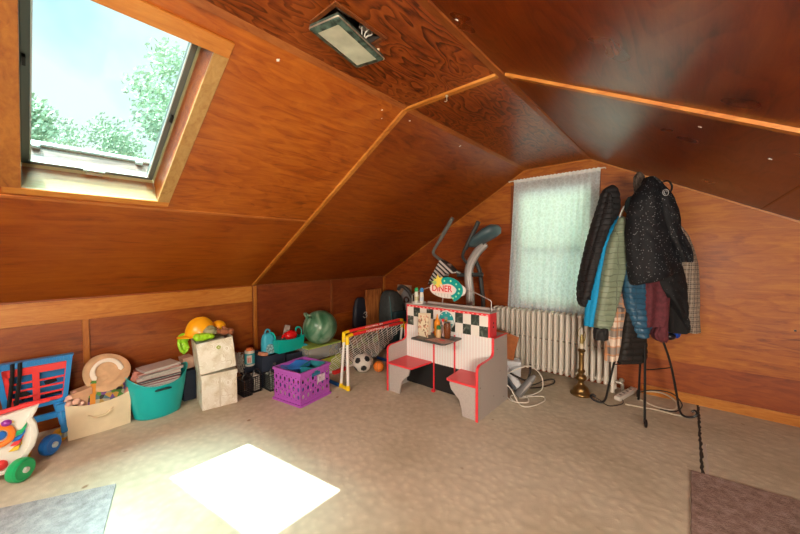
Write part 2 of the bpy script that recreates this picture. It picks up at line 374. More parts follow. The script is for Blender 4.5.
struct('trim_12', MB().span((KX - .012, 3.765, 0), (KX + .012, GY, .96)), W_TRIMZ, smooth=0, bevel=.003)
struct('trim_13', MB().span((KX - .012, 1.738, .955), (KX + .006, GY, .975)), W_DARKCASE, smooth=0)
struct('trim_14', MB().span((KX - .012, 2.79, 0), (KX - .004, 3.765, .50)), W_KNEE, smooth=0)
strip('trim_19', (SRX, BY, zr(SRX)), (SRX, GY, zr(SRX)), .014, .004, nr, W_DARKCASE)
# thin edge beads along the gable top
strip('trim_15', (XL, GY, CZ - .006), (XR, GY, CZ - .006), .014, .008, (0, -1, 0), W_TRIMX)
strip('trim_16', (XR, GY, CZ - .008), (RX, GY, zr(RX) - .008), .014, .008, (0, -1, 0), W_TRIMX)
strip('trim_17', (KX, GY, KZ - .008), (XL, GY, CZ - .008), .010, .006, (0, -1, 0), W_TRIMX)
struct('baseboard_back', MB().span((-.30, GY - .014, 0), (RX, GY, .085)), W_TRIMX, smooth=0, bevel=.003)

# ------------------------------------------------------------ skylight
SK = thing('window_1', None, None); SK['kind'] = 'structure'
ul = Vector((1, 0, SL)).normalized(); vy = Vector((0, 1, 0))
LS = (SKX1 - SKX0) * sqrt(1 + SL * SL)
O = Vector((SKX0, SKY0, zl(SKX0)))
WY = SKY1 - SKY0
def skp(a, b, c): return O + ul * a + vy * b + NL * c       # along slope, along room, outward
def skbox(mb, a0, a1, b0, b1, c0, c1, m=0):
    P = [skp(a, b, c) for c in (c0, c1) for b in (b0, b1) for a in (a0, a1)]
    return mb.add(P, [(0, 2, 3, 1), (4, 5, 7, 6), (0, 1, 5, 4), (2, 6, 7, 3), (0, 4, 6, 2), (1, 3, 7, 5)], m)
lin = MB()
skbox(lin, -.012, 0, -.012, WY + .012, -.004, .17); skbox(lin, LS, LS + .012, -.012, WY + .012, -.004, .17)
skbox(lin, 0, LS, -.012, 0, -.004, .17); skbox(lin, 0, LS, WY, WY + .012, -.004, .17)
lin.build('shaft_lining', W_PALE, SK, smooth=0)
tr = MB(); TW = .062
skbox(tr, -.045, 0, -TW, WY + TW, -.012, -.0)
tr.build('casing', W_TRIM, SK, smooth=0, bevel=.003)
tr = MB(); skbox(tr, LS, LS + .075, -TW, WY + TW, -.012, 0); tr.build('casing', W_TRIM, SK, smooth=0, bevel=.003)
tr = MB(); skbox(tr, 0, LS, WY, WY + TW, -.012, 0); tr.build('casing', wood('casing_worn', (.20, .095, .022), (.36, .19, .05), (.46, .28, .09), 'X', .4, 8, .1, 3, contrast=.4), SK, smooth=0, bevel=.003)
tr = MB(); skbox(tr, 0, LS, -TW * 1.4, 0, -.013, 0); tr.build('casing', wood('casing_left', (.12, .03, .005), (.30, .095, .012), (.42, .16, .022), 'X', .4, 8, .1, 3, contrast=.4), SK, smooth=0, bevel=.003)
GREY = mat('skylight_grey', (.13, .15, .14), .4, .3)
SILV = mat('skylight_silver', (.60, .65, .66), .35, .4)
fr = MB(); FWd = .028
skbox(fr, .0, FWd, .004, WY - .004, .150, .185); skbox(fr, LS - FWd - .03, LS, .004, WY - .004, .150, .185)
skbox(fr, 0, LS, .004, FWd + .010, .150, .185); skbox(fr, 0, LS, WY - FWd - .006, WY - .004, .150, .185)
fr.build('sash_frame', GREY, SK, smooth=0, bevel=.004)
fr = MB(); skbox(fr, FWd, LS - FWd, FWd + .004, FWd + .009, .142, .150); skbox(fr, FWd, LS - FWd, WY - FWd - .009, WY - FWd - .004, .142, .150)
skbox(fr, .028, .034, FWd, WY - FWd, .142, .150)
fr.build('sash_bead', SILV, SK, smooth=0)
hb = MB(); hb.tube([skp(.012, WY * .5 - .035, .150), skp(.006, WY * .5 - .032, .128), skp(.006, WY * .5 + .032, .128), skp(.012, WY * .5 + .035, .150)], .004)
skbox(hb, .004, .022, WY * .5 - .045, WY * .5 + .045, .142, .152)
hb.build('handle', mat('handle_metal', (.62, .60, .52), .35, .8), SK)
cb = MB(); skbox(cb, .60, .64, .010, .020, .132, .150); skbox(cb, .50, .54, WY - .020, WY - .010, .132, .150)
cb.build('catch', mat('black_metal', (.02, .02, .02), .4, .5), SK)
kb = MB(); skbox(kb, -.035, -.002, -.02, WY + .02, .13, .285)
kb.build('kerb_board', wood('weathered_board', (.035, .008, .004), (.075, .025, .014), (.16, .085, .06), 'Y', .6, 10, .12, 3), SK, smooth=0)
kb = MB(); skbox(kb, -.04, .012, .0, WY, .285, .307); skbox(kb, -.002, .02, .04, .075, .262, .285); skbox(kb, -.002, .02, WY - .075, WY - .04, .262, .285)
kb.build('cladding_bar', SILV, SK, smooth=0, bevel=.003)
kb = MB(); skbox(kb, .03, LS, WY + .005, WY + .02, .19, .25); skbox(kb, .03, LS, -.02, -.005, .19, .25); skbox(kb, LS, LS + .03, -.02, WY + .02, .19, .25)
kb.build('cladding_bar', SILV, SK, smooth=0, bevel=.003)
def glass(name, tint=(1, 1, 1), dirt=.0):
    m, n, l, b = nt(name); n.remove(b)
    t = n.new('ShaderNodeBsdfTransparent'); t.inputs[0].default_value = (*tint, 1)
    g = n.new('ShaderNodeBsdfGlossy'); g.inputs['Roughness'].default_value = .02
    fz = n.new('ShaderNodeLayerWeight'); fz.inputs[0].default_value = .5
    pw = n.new('ShaderNodeMath'); pw.operation = 'POWER'; pw.inputs[1].default_value = 4.0; l.new(fz.outputs['Facing'], pw.inputs[0])
    ad = n.new('ShaderNodeMath'); ad.operation = 'MULTIPLY_ADD'; ad.inputs[1].default_value = .8; ad.inputs[2].default_value = .015; l.new(pw.outputs[0], ad.inputs[0])
    mx = n.new('ShaderNodeMixShader'); l.new(ad.outputs[0], mx.inputs[0]); l.new(t.outputs[0], mx.inputs[1]); l.new(g.outputs[0], mx.inputs[2])
    last = mx
    if dirt:
        d = n.new('ShaderNodeBsdfTranslucent'); d.inputs[0].default_value = (.8, .85, .85, 1)
        m2 = n.new('ShaderNodeMixShader'); m2.inputs[0].default_value = dirt
        l.new(mx.outputs[0], m2.inputs[1]); l.new(d.outputs[0], m2.inputs[2]); last = m2
    l.new(last.outputs[0], n['Material Output'].inputs[0])
    return m
pg = MB(); skbox(pg, FWd, LS - FWd, FWd, WY - FWd, .166, .170)
pg.build('pane', glass('skylight_glass', (.93, 1, .98)), SK, smooth=0)

# ------------------------------------------------------------ gable window
GW = thing('window_2', None, None); GW['kind'] = 'structure'
wb = MB()
wb.span((WX0 - .07, GY - .016, WZ0 - .07), (WX0, GY, WZ1 + .07)).span((WX1, GY - .016, WZ0 - .07), (WX1 + .075, GY, WZ1 + .09))
wb.span((WX0, GY - .016, WZ1), (WX1, GY, WZ1 + .07)).span((WX0, GY - .016, WZ0 - .07), (WX1, GY, WZ0))
wb.build('casing', W_DARKCASE, GW, smooth=0, bevel=.003)
WHT = mat('white_paint', (.78, .78, .74), .4)
wf = MB()
wf.span((WX0, GY + .05, WZ0), (WX0 + .04, GY + .09, WZ1)).span((WX1 - .04, GY + .05, WZ0), (WX1, GY + .09, WZ1))
wf.span((WX0, GY + .05, WZ1 - .04), (WX1, GY + .09, WZ1)).span((WX0, GY + .05, WZ0), (WX1, GY + .09, WZ0 + .05))
wf.span((WX0, GY + .045, 1.35), (WX1, GY + .09, 1.39))
wf.build('sash_frame', WHT, GW, smooth=0)
MB().span((WX0 + .04, GY + .068, WZ0 + .05), (WX1 - .04, GY + .072, WZ1 - .04)).build('pane', glass('window_glass', (.95, 1, .97)), GW, smooth=0)
MB().span((WX0 - .02, GY - .03, WZ0 - .02), (WX1 + .02, GY + .05, WZ0)).build('sill', WHT, GW, smooth=0)

# window behind the photographer
BW = thing('window_3', None, None); BW['kind'] = 'structure'
wf = MB()
wf.span((XL, BY - .08, .7), (XL + .05, BY - .03, 2.0)).span((XR - .05, BY - .08, .7), (XR, BY - .03, 2.0)).span((XL, BY - .08, 1.95), (XR, BY - .03, 2.0)).span((XL, BY - .08, .7), (XR, BY - .03, .75)).span((XL, BY - .08, 1.33), (XR, BY - .03, 1.37))
wf.build('sash_frame', WHT, BW, smooth=0)
MB().span((XL + .05, BY - .058, .75), (XR - .05, BY - .054, 1.95)).build('pane', MATS['window_glass'], BW, smooth=0)

# ------------------------------------------------------------ outside: trees near the skylight
LEAF = mat('leaf_pale', (.42, .56, .39), .7, var=.3, scale=3)
def tree(loc, h, r, n, seed, label):
    rnd = random.Random(seed); t = thing('leafy_tree', label, 'tree', loc, 0)
    MB().tube(spline([(0, 0, 0), (.1, .05, h * .5), (0, 0, h)], 5), [.22] * 6 + [.16] * 4 + [.08], 8).build('trunk', mat('bark', (.18, .12, .08), .9, var=.3), t)
    f = MB()
    blobs = [Vector((rnd.uniform(-1, 1), rnd.uniform(-1, 1), rnd.uniform(-.8, 1))) * r * .62 for _ in range(14)]
    for _ in range(n):
        b = rnd.choice(blobs); d = Vector((rnd.gauss(0, 1), rnd.gauss(0, 1), rnd.gauss(0, 1))).normalized() * r * .36 * rnd.uniform(.3, 1)
        p = b + d + Vector((0, 0, h)); a = Vector((rnd.gauss(0, 1), rnd.gauss(0, 1), rnd.gauss(0, 1))).normalized(); s = rnd.uniform(.04, .085)
        q = a.orthogonal().normalized(); w = a.cross(q)
        f.add([p - q * s, p - w * s * .5 + a * s * .1, p + q * s, p + w * s * .5 + a * s * .1], [(0, 1, 2, 3)])
    o = f.build('foliage', LEAF, t, smooth=0, recalc=False); o['kind'] = 'stuff'
    return t
tree((-10.5, 3.3, -4), 9.3, 1.6, 6000, 1, 'pale leafy tree seen at the upper right of the skylight')
tree((-11.0, -.2, -4), 7.9, 1.2, 4200, 2, 'pale leafy tree seen low behind the left side of the skylight')
tree((-16, 2.4, -4), 8.6, 1.8, 5200, 3, 'pale leafy tree seen low in the middle of the skylight')

# ------------------------------------------------------------ ceiling lamp, hanging half out of its recess
CL = thing('ceiling_light', 'rectangular ceiling light with greenish metal cover hanging half out of its recess', 'ceiling light', (-1.10, .957, 2.2514))
rc = MB(); rc.span((-.066, -.122, .0), (-.060, .123, .098)).span((.060, -.122, .0), (.065, .123, .098)).span((-.060, -.122, 0), (.06, -.117, .098)).span((-.06, .118, 0), (.06, .123, .098)).span((-.066, -.122, .098), (.065, .123, .104))
rc.build('housing', mat('housing_dark', (.06, .055, .05), .6), CL, smooth=0)
wr = MB(); wr.span((-.084, -.142, -.006), (-.066, .142, 0)).span((.066, -.142, -.006), (.084, .142, 0)).span((-.066, -.142, -.006), (.066, -.123, 0)).span((-.066, .123, -.006), (.066, .142, 0))
wr.build('wooden_trim', wood('lamp_trim', (.07, .02, .006), (.16, .045, .012), (.25, .08, .02), 'Y', .4, 8, .1, 3, contrast=.4), CL, smooth=0, bevel=.002)
rt = Matrix.Rotation(radians(3), 3, 'Y') @ Matrix.Rotation(radians(-2), 3, 'X')
cv = MB(); cz = -.062; cc = Vector((-.006, .0, cz)); rt = rotz(radians(9)) @ rt; 
def cvp(x, y, z): return cc + rt @ Vector((x, y, z))
cvr = [rrect(.154, .302, .006), rrect(.158, .306, .008), rrect(.152, .300, .006), rrect(.114, .252, .005)]
zz = [.016, .004, -.004, -.009]
rings = [[cvp(a - .002, b, z) for a, b in r] for r, z in zip(cvr, zz)]
cv.loft(rings, caps=False); cv.loft([rings[0], [cvp(a, b, .014) for a, b in rrect(.09, .20, .005)]], caps=False)
cv.build('cover', mat('verdigris', (.10, .17, .14), .45, .5, var=.75, scale=38), CL, smooth=30)
rim = MB(); rim.tube([cvp(a, b, .001) for a, b in rrect(.158, .306, .008)], .0028, 6, closed=True)
rim.build('rim', mat('aged_brass', (.55, .50, .40), .35, .8, var=.2), CL)
MB().prism(rrect(.114, .252, .005), cvp(0, 0, -.0075), rt @ Vector((1, 0, 0)), rt @ Vector((0, 1, 0)), rt @ Vector((0, 0, .012))).build('diffuser', mat('cloudy_glass', (.52, .56, .44), .25, var=.18, scale=14), CL, smooth=0, label='cloudy greenish white glass')
bl = MB(); bl.lathe([(.002, 0), (.014, .006), (.016, .03), (.016, .075), (.012, .10), (.002, .104)], (.035, -.105, .035), 14, rotx(radians(-88)))
bl.build('bulb', mat('bulb_white', (.82, .84, .82), .25), CL)
wi = MB(); wi.tube(spline([(.04, .07, .09), (.045, .075, .03), (.03, .06, .0), (.035, .05, -.04)]), .003, 6); wi.tube(spline([(.03, .02, .09), (.04, .03, .03), (.03, .04, -.04)]), .002, 6)
wi.tube(spline([(.0, .09, .09), (.03, .10, .02), (.02, .08, .0), (.01, .05, -.04)]), .0035, 6)
wi.build('wires', mat('wire_white', (.7, .68, .6), .5), CL)
soc = MB(); soc.span((.0, .050, .03), (.055, .108, .05)); soc.build('socket', mat('porcelain', (.75, .74, .68), .3), CL, smooth=0, bevel=.003)
nb = MB(); nb.lathe([(.001, 0), (.007, 0), (.006, -.012), (.010, -.018), (.011, -.026), (.004, -.033), (.001, -.034)], (0, 0, 0), 12)
tag(nb.build('knob_fitting', mat('ivory', (.72, .62, .40), .4), loc=(-1.105, 1.132, 2.2514)), 'small ivory knob screwed into the ceiling beside the hanging light cover', 'knob')
hk = thing('screw_hook', 'small pale metal hook hanging from the ceiling batten', 'hook', (-1.10, 1.705, 2.2394))
MB().lathe([(.001, 0), (.009, 0), (.008, -.006), (.002, -.008)], (0, 0, 0), 12).build('base', mat('pale_metal', (.6, .56, .46), .35, .7), hk)
MB().tube(spline([(0, 0, -.006), (0, 0, -.022), (.006, -.006, -.032), (0, -.014, -.040), (-.008, -.012, -.034)]), .0022, 6).build('hook', MATS['pale_metal'], hk)

# paint chips and cobwebs on the ceiling
PAINT = mat('paint_chip', (.80, .80, .76), .7)
def chip(p, n, s, seed, lab):
    rnd = random.Random(seed); n = Vector(n).normalized(); u = n.orthogonal().normalized(); w = n.cross(u); k = 9
    poly = [(s * rnd.uniform(.45, 1) * cos(2 * pi * i / k), s * .7 * rnd.uniform(.45, 1) * sin(2 * pi * i / k)) for i in range(k)]
    o = MB().prism(poly, (0, 0, 0), u, w, n * .0015).build('paint_chip', PAINT, loc=p, smooth=0)
    tag(o, lab, 'paint chip')
for p, n, s, sd, lab in (
    ((-1.477, .84, zl(-1.477)), NL, .013, 1, 'largest white paint chip on the left slope, nearest the ceiling lamp'),
    ((-1.481, 1.549, zl(-1.481)), NL, .008, 2, 'small white paint chip on the left slope just before the batten'),
    ((-1.527, 1.593, zl(-1.527)), NL, .005, 3, 'tiny white paint chip on the left slope below its larger neighbour'),
    ((-1.469, 1.81, zl(-1.469)), NL, .010, 4, 'white paint chip on the left slope just beyond the batten'),
    ((-1.477, 2.494, zl(-1.477)), NL, .012, 5, 'white paint chip on the far left slope halfway to the gable'),
    ((-.712, 1.177, zr(-.712)), NR, .010, 6, 'white paint chip at the top of the right slope'),
    ((.028, 1.95, zr(.028)), NR, .012, 7, 'white paint chip on the right slope just below the long batten'),
    ((.269, 2.219, zr(.269)), NR, .014, 8, 'pale paint chip low on the right slope near the gable wall')):
    chip(p, -n, s, sd, lab)

# ================================================================ toys and boxes along the knee wall
P_WHITE = mat('toy_white', (.80, .79, .72), .3)
P_RED = mat('toy_red', (.80, .05, .05), .3)
P_BLUE = mat('toy_blue', (.01, .16, .60), .3)
P_BLUE2 = mat('toy_blue_light', (.02, .25, .62), .35)
P_GREEN = mat('toy_green', (.01, .42, .14), .3)
P_YEL = mat('toy_yellow', (.90, .55, .02), .3)
P_ORANGE = mat('toy_orange', (.95, .22, .02), .3)
P_PURPLE = mat('toy_purple', (.30, .03, .35), .3)
BLACKF = mat('black_fabric', (.012, .012, .014), .8)
YZ = ((0, 1, 0), (0, 0, 1))

def wheel(mb_, c, r, w, axis, m=0):
    R = Vector((0, 0, 1)).rotation_difference(Vector(axis)).to_matrix()
    return mb_.lathe([(.002, -w / 2), (r * .82, -w / 2), (r * .96, -w * .36), (r, -w * .12), (r, w * .12), (r * .96, w * .36), (r * .80, w / 2), (r * .62, w * .44), (r * .3, w * .5), (.002, w * .52)], c, 26, R, m)

# baby walker with an activity panel
WK = thing('activity_walker', 'white plastic toy walker with colourful activity panel and green wheels', 'toy walker', (-2.95, -.2, 0))
pan = [(.275, .405), (.262, .365), (.245, .335), (.262, .29), (.268, .23), (.25, .16), (.21, .095), (.13, .045), (0, .025), (-.13, .04), (-.22, .10), (-.26, .2), (-.265, .28), (-.245, .335), (-.275, .405), (-.15, .385), (.0, .38), (.15, .385)]
p1 = MB(); A = [(a, b) for a, b in pan]
def inset(poly, k, c=(0, .22)): return [(c[0] + (a - c[0]) * k, c[1] + (b - c[1]) * k) for a, b in poly]
rings = [[Vector((x, a, b)) for a, b in inset(A, k)] for x, k in ((-.05, .97), (-.045, 1.0), (-.006, 1.0), (0, .975), (0, .90), (-.006, .885))]
p1.loft(rings, caps=True)
p1.build('panel', P_WHITE, WK, smooth=50)
d = MB(); d.tube([(.004, .12 + .045 * cos(a), .275 + .05 * sin(a)) for a in [2 * pi * i / 24 for i in range(24)]], .016, 8, closed=True)
d.build('dial_ring', P_ORANGE, WK)
MB().ball((-.002, .12, .275), .026, 14, s=(.6, 1, 1)).build('dial_centre', P_BLUE, WK)
for i, (m_, dz) in enumerate(((P_GREEN, .0), (P_BLUE, -.030), (P_RED, -.056), (P_YEL, -.085))):
    MB().prism([(.166 - i * .006, .225 + dz), (.168, .243 + dz), (.20, .252 + dz), (.223 - i * .007, .285 + dz), (.221 - i * .007, .262 + dz), (.205 - i * .006, .232 + dz), (.185, .222 + dz)], (-.006 - i * .001, 0, .03), *YZ, (.014, 0, 0)).build('page', m_, WK, smooth=0, bevel=.002)
MB().tube([(.008, .04, .348), (.008, .172, .340)], .004, 6).build('bead_rod', P_YEL, WK)
MB().ball((.008, .145, .343), .019, 12, s=(1, 1.2, 1)).build('bead', P_PURPLE, WK)
MB().ball((.008, .100, .345), .017, 12, s=(1, 1.1, 1)).build('bead', P_GREEN, WK)
MB().ball((.002, .115, .105), .030, 14, s=(.6, 1, 1)).build('ball_button', P_RED, WK)
MB().tube([(-.028, -.3, .400), (-.022, 0, .395), (-.028, .22, .408), (-.030, .315, .412), (-.03, .325, .412)], [.012, .012, .013, .013, .006], 10).build('handle', P_RED, WK)
for s in (.19, -.21):
    w = wheel(MB(), (.055, s, .066), .066, .055, (.75, .66, 0)).build('wheel', P_GREEN, WK)
    wheel(MB(), (.055 + .022, s + .02, .066), .016, .02, (.75, .66, 0)).build('hub', mat('hub_grey', (.55, .60, .55), .3), w)
    wheel(MB(), (-.155, s + .0, .06), .060, .05, (.0, 1, 0)).build('wheel', P_GREEN, WK)
for s in (.235, -.24): MB().tube([(-.02, s - .02, .10), (-.155, s - .01, .07)], .016, 8).build('frame_bar', P_YEL, WK)

# red and blue toy shopping cart seen end on
TC = thing('toy_cart', 'red and blue plastic toy cart with black straps, standing against the knee wall', 'toy cart', (-3.38, .075, 0))
tw, bw = .180, .138
rim = MB()
outer = [(-tw, .585), (-tw - .008, .60), (tw + .008, .60), (tw, .585), (bw + .012, .295), (bw - .02, .262), (-bw + .02, .262), (-bw - .012, .295)]
inner = [(-tw + .03, .555), (-tw + .035, .56), (tw - .035, .56), (tw - .03, .555), (bw - .014, .30), (bw - .035, .288), (-bw + .035, .288), (-bw + .014, .30)]
T = lambda x, pts: [Vector((x + (b - .26) * .10, a, b)) for a, b in pts]
rim.loft([T(.03, inner), T(.03, outer), T(-.03, outer), T(-.03, inner), T(.03, inner)], caps=False)
for i in range(21):
    y = -tw + .006 + i * (2 * tw - .012) / 20
    rim.span((.060, y - .005, .572), (.070, y + .005, .598))
rim.build('basket_rim', P_BLUE2, TC, smooth=30)
lat = MB()
def tl(y0, y1, z0, z1, x=.01, t=.014):
    lat.add([(x + (z - .26) * .10 + dx, y, z) for dx in (0, t) for z in (z0, z1) for y in ((y0, y1))], [(0, 1, 3, 2), (4, 6, 7, 5), (0, 4, 5, 1), (2, 3, 7, 6), (0, 2, 6, 4), (1, 5, 7, 3)])
tl(-.16, .16, .505, .556); tl(-.017, .017, .29, .52)
for z in (.29, .345, .395, .445): tl(-.14 - (z - .29) * .1, .14 + (z - .29) * .1, z, z + .013 + (.012 if z == .29 else 0))
lat.add([(.01 + dx + (z - .26) * .1, s * y, z) for s in (1,) for dx in (0, .014) for z, y in ((.29, .12), (.555, .145), (.555, .166), (.29, .142))], [(0, 1, 2, 3), (7, 6, 5, 4), (0, 4, 5, 1), (1, 5, 6, 2), (2, 6, 7, 3), (3, 7, 4, 0)])
lat.add([(.01 + dx + (z - .26) * .1, -y, z) for dx in (0, .014) for z, y in ((.29, .10), (.555, .125), (.555, .166), (.29, .142))], [(0, 1, 2, 3), (7, 6, 5, 4), (0, 4, 5, 1), (1, 5, 6, 2), (2, 6, 7, 3), (3, 7, 4, 0)])
lat.build('basket_lattice', P_RED, TC, smooth=0, bevel=.003)
bb = MB(); bb.loft([T(-.028, inner), [Vector((-.17, a * .9, b * .95 + .01)) for a, b in inner]], caps=True)
bb.build('basket_body', P_BLUE2, TC, smooth=30)
for c_, s_, a_ in (((-.004, .07, .42), (.02, .06, .03), .3), ((-.004, .08, .335), (.02, .08, .02), 0), ((-.004, -.06, .36), (.02, .05, .05), .7)):
    MB().box(c_, s_, rotx(a_)).build('black_pad', BLACKF, TC, smooth=0)
for y in (-.115, -.083):
    MB().tube(spline([(.075, y + .015, .60), (.070, y + .01, .5), (.066, y, .40), (.062, y - .01, .30), (.045, y - .005, .235)]), .014, 8, flat=.35).build('strap', BLACKF, TC)
lg = MB()
for y in (-.11, .10):
    lg.tube(spline([(.02, y, .27), (.03, y + .01, .20), (.08, y + .02, .13), (.13, y + .02, .08)]), [.026] * 9 + [.022] * 8 + [.018] * 8, 10)
lg.span((.0, -.10, .16), (.03, .10, .20)); lg.box((.045, .115, .235), (.05, .06, .05)).box((.055, .135, .185), (.05, .05, .045))
lg.build('leg_frame', P_BLUE2, TC, smooth=40, bevel=.004)
for c, m_ in (((.24, .045, .064), P_BLUE), ((.22, -.15, .064), P_BLUE), ((.07, .10, .045), P_YEL), ((-.02, -.13, .045), P_YEL)):
    w = wheel(MB(), c, c[2], .05, (.7, .71, 0)).build('wheel', m_, TC)
    wheel(MB(), (c[0] + .020, c[1] + .021, c[2]), .018, .02, (.7, .71, 0)).build('hub', mat('hub_pale', (.5, .62, .65), .3), w)

# cream fabric bin
CREAM = mat('cream_canvas', (.78, .68, .46), .8, var=.06, scale=14)
CB = thing('fabric_bin', 'cream canvas storage bin with a fabric pull, filled with odds and ends', 'storage bin', (-3.40, .385, 0), 0)
def open_bin(mb, w, d, h, t, sag=(0, 0), flare=.0, n=6):
    """w along y, d along x"""
    def ring(hw, hd, z, inn=0):
        out = []
        for (ax, ay, bx, by) in ((1, -1, 1, 1), (1, 1, -1, 1), (-1, 1, -1, -1), (-1, -1, 1, -1)):
            for i in range(n):
                u = i / n; x = ax + (bx - ax) * u; y = ay + (by - ay) * u
                b = 4 * u * (1 - u); zz = z
                if z > h * .6: zz = z - b * (sag[0] if ax == bx == 1 else sag[1])
                out.append(Vector((x * hd + (b * .012 if ax == bx == 1 else 0), y * hw, zz)))
        return out
    R = []
    for k in range(6):
        f = k / 5; R.append(ring(w / 2 * (1 + flare * f), d / 2 * (1 + flare * f), h * f))
    for k in range(6):
        f = 1 - k / 5; R.append(ring(w / 2 * (1 + flare * f) - t, d / 2 * (1 + flare * f) - t, max(h * f, .006)))
    return mb.loft(R)
open_bin(MB(), .345, .27, .255, .006, (.035, .01), .05).build('body', CREAM, CB, smooth=50)
MB().tube(spline([(.150, -.07, .150), (.162, -.03, .128), (.162, .03, .132), (.152, .07, .168)]), .012, 8, flat=.5).build('pull_handle', CREAM, CB)
TAN = mat('tan_felt', (.62, .40, .22), .85, var=.2, scale=14)
HAT = thing('sun_hat', 'floppy tan hat with white inner band lying on the cream bin', 'hat', (-3.36, .445, .41), 0)
Rh = Matrix.Rotation(radians(20), 3, 'X') @ Matrix.Rotation(radians(48), 3, 'Y')
h = MB(); rings = []
for r, z in ((.150, -.004), (.155, 0), (.145, .004), (.11, .008), (.082, .0), (.075, -.03), (.068, -.065), (.045, -.085), (.004, -.088)):
    rings.append([Rh @ Vector((r * cos(a) * 1.02, r * sin(a) * .90, z + (.018 * sin(2 * a + .6) if r > .1 else 0))) for a in [2 * pi * i / 32 for i in range(32)]])
h.loft(rings); h.build('brim_and_crown', TAN, HAT, smooth=60)
h = MB(); h.tube([Rh @ Vector((.094 * cos(a), .082 * sin(a), .012)) for a in [pi * .35 + 1.25 * pi * i / 24 for i in range(25)]], [.004] + [.017] * 23 + [.004], 8, flat=.55)
h.build('inner_band', mat('hat_band', (.80, .74, .62), .7), HAT)
h = MB(); h.ball(Rh @ Vector((.02, -.02, -.04)), .07, 18, s=(.8, 1, .5)); h.build('crown_lining', TAN, HAT)
WOODP = mat('birch_ply', (.56, .33, .19), .6, var=.12, scale=20)
tb = MB(); tb.prism([(-.075, .30), (.035, .325), (.035, .10), (.0, .10)], (.06, 0, 0), *YZ, (-.012, 0, 0)); tb.prism([(-.075, .30), (.035, .325), (.035, .337), (-.078, .312)], (.06, 0, 0), *YZ, (-.10, 0, 0))
o = tb.build('wooden_shelf_box', WOODP, smooth=0, bevel=.002, loc=(-3.36, .315, 0)); tag(o, 'pinkish wooden wedge-shaped box tucked in the cream bin', 'wooden box')
def collage(name, cols, scale):
    m, n, l, b = nt(name); tc = n.new('ShaderNodeTexCoord'); v = n.new('ShaderNodeTexVoronoi'); v.inputs['Scale'].default_value = scale
    l.new(tc.outputs['Object'], v.inputs['Vector']); sp = n.new('ShaderNodeSeparateColor'); l.new(v.outputs['Color'], sp.inputs[0])
    r = ramp(n, [(i / len(cols), c) for i, c in enumerate(cols)]); r.color_ramp.interpolation = 'CONSTANT'
    l.new(sp.outputs[0], r.inputs['Fac']); l.new(r.outputs['Color'], b.inputs['Base Color']); b.inputs['Roughness'].default_value = .4
    return m
COLL = collage('picture_cover', [(.45, .32, .10), (.18, .08, .30), (.10, .28, .05), (.55, .30, .06), (.08, .20, .24), (.45, .42, .30), (.03, .03, .03)], 34)
o = MB().box((0, 0, 0), (.012, .21, .19), Matrix.Rotation(radians(-10), 3, 'X') @ Matrix.Rotation(radians(-25), 3, 'Y')).build('picture_book', COLL, smooth=0, loc=(-3.31, .435, .265))
tag(o, 'picture book with crowded green and purple animal cover in the cream bin', 'book')
o = MB().box((0, 0, 0), (.010, .03, .19), Matrix.Rotation(radians(-6), 3, 'X') @ Matrix.Rotation(radians(-25), 3, 'Y')).build('notebook', mat('notebook_orange', (.70, .28, .03), .5), smooth=0, loc=(-3.295, .350, .262)); tag(o, 'narrow orange notebook edge beside the picture book', 'book')
eggm = mat('egg_pink', (.80, .52, .40), .45)
eggs = [(-3.32, .235, .288), (-3.285, .262, .262), (-3.275, .225, .258), (-3.34, .265, .30), (-3.30, .290, .235), (-3.36, .228, .262)]
e0 = MB().ball((0, 0, 0), .021, 14, s=(1, 1.3, .9)).build('toy_egg', eggm)
for i, p in enumerate(eggs):
    o = e0 if i == 0 else e0.copy()
    if i: COL.objects.link(o)
    o.location = p; o.rotation_euler = (i * .7, i, i * 1.3)
    tag(o, ['foremost pinkish wooden toy egg beside the toy cart', 'pinkish toy egg nearest the wooden wedge box', 'lowest pinkish toy egg at the front left corner of the bin', 'pinkish toy egg highest in the cream bin', 'pinkish toy egg under the front edge of the wooden wedge box', 'pinkish toy egg at the back left corner of the cream bin'][i], 'toy egg', 'wooden toy eggs in the cream bin')
o = MB().span((-.12, -.15, 0), (.12, .15, .20)).build('folded_blanket', mat('brown_blanket', (.16, .09, .05), .9, var=.2), loc=(-3.41, .385, .01), bevel=.02); tag(o, 'folded brown blanket filling the bottom of the cream bin', 'blanket')

# teal oval tub with magazines
TEAL = mat('teal_plastic', (.005, .45, .46), .32)
TB = thing('plastic_tub', 'oval teal flexible tub with cut-out handle, heaped with magazines', 'tub', (-3.30, .745, 0))
def tubring(a, b, z, lift, n=56):
    out = []
    for i in range(n):
        t = 2 * pi * i / n; e = abs(sin(t)) ** 3
        out.append(Vector((a * cos(t), b * sin(t), z + lift * e - .01 * (abs(cos(t)) ** 6) * (lift > 0))))
    return out
r = [tubring(.118, .150, 0, 0), tubring(.125, .158, .008, 0)]
for k in range(1, 9):
    f = k / 8; r.append(tubring(.125 + .05 * f, .158 + .055 * f, .008 + .265 * f, .085 * f * f))
r.append(tubring(.180, .219, .279, .086)); r.append(tubring(.178, .217, .284, .086)); r.append(tubring(.171, .209, .279, .085))
for k in range(7, 0, -1):
    f = k / 8; r.append(tubring(.121 + .05 * f, .154 + .055 * f, .012 + .262 * f, .084 * f * f))
r.append(tubring(.115, .148, .014, 0))
MB().loft(r).build('body', TEAL, TB, smooth=60)
hh = MB(); hh.tube([(.175, y, .238 + .006 * cos(y * 20)) for y in [-.055 + .11 * i / 8 for i in range(9)]], [.006, .011, .012, .012, .011, .012, .012, .011, .006], 10, flat=.8)
hh.build('handle_hole', mat('dark_slot', (.004, .05, .05), .6), TB)
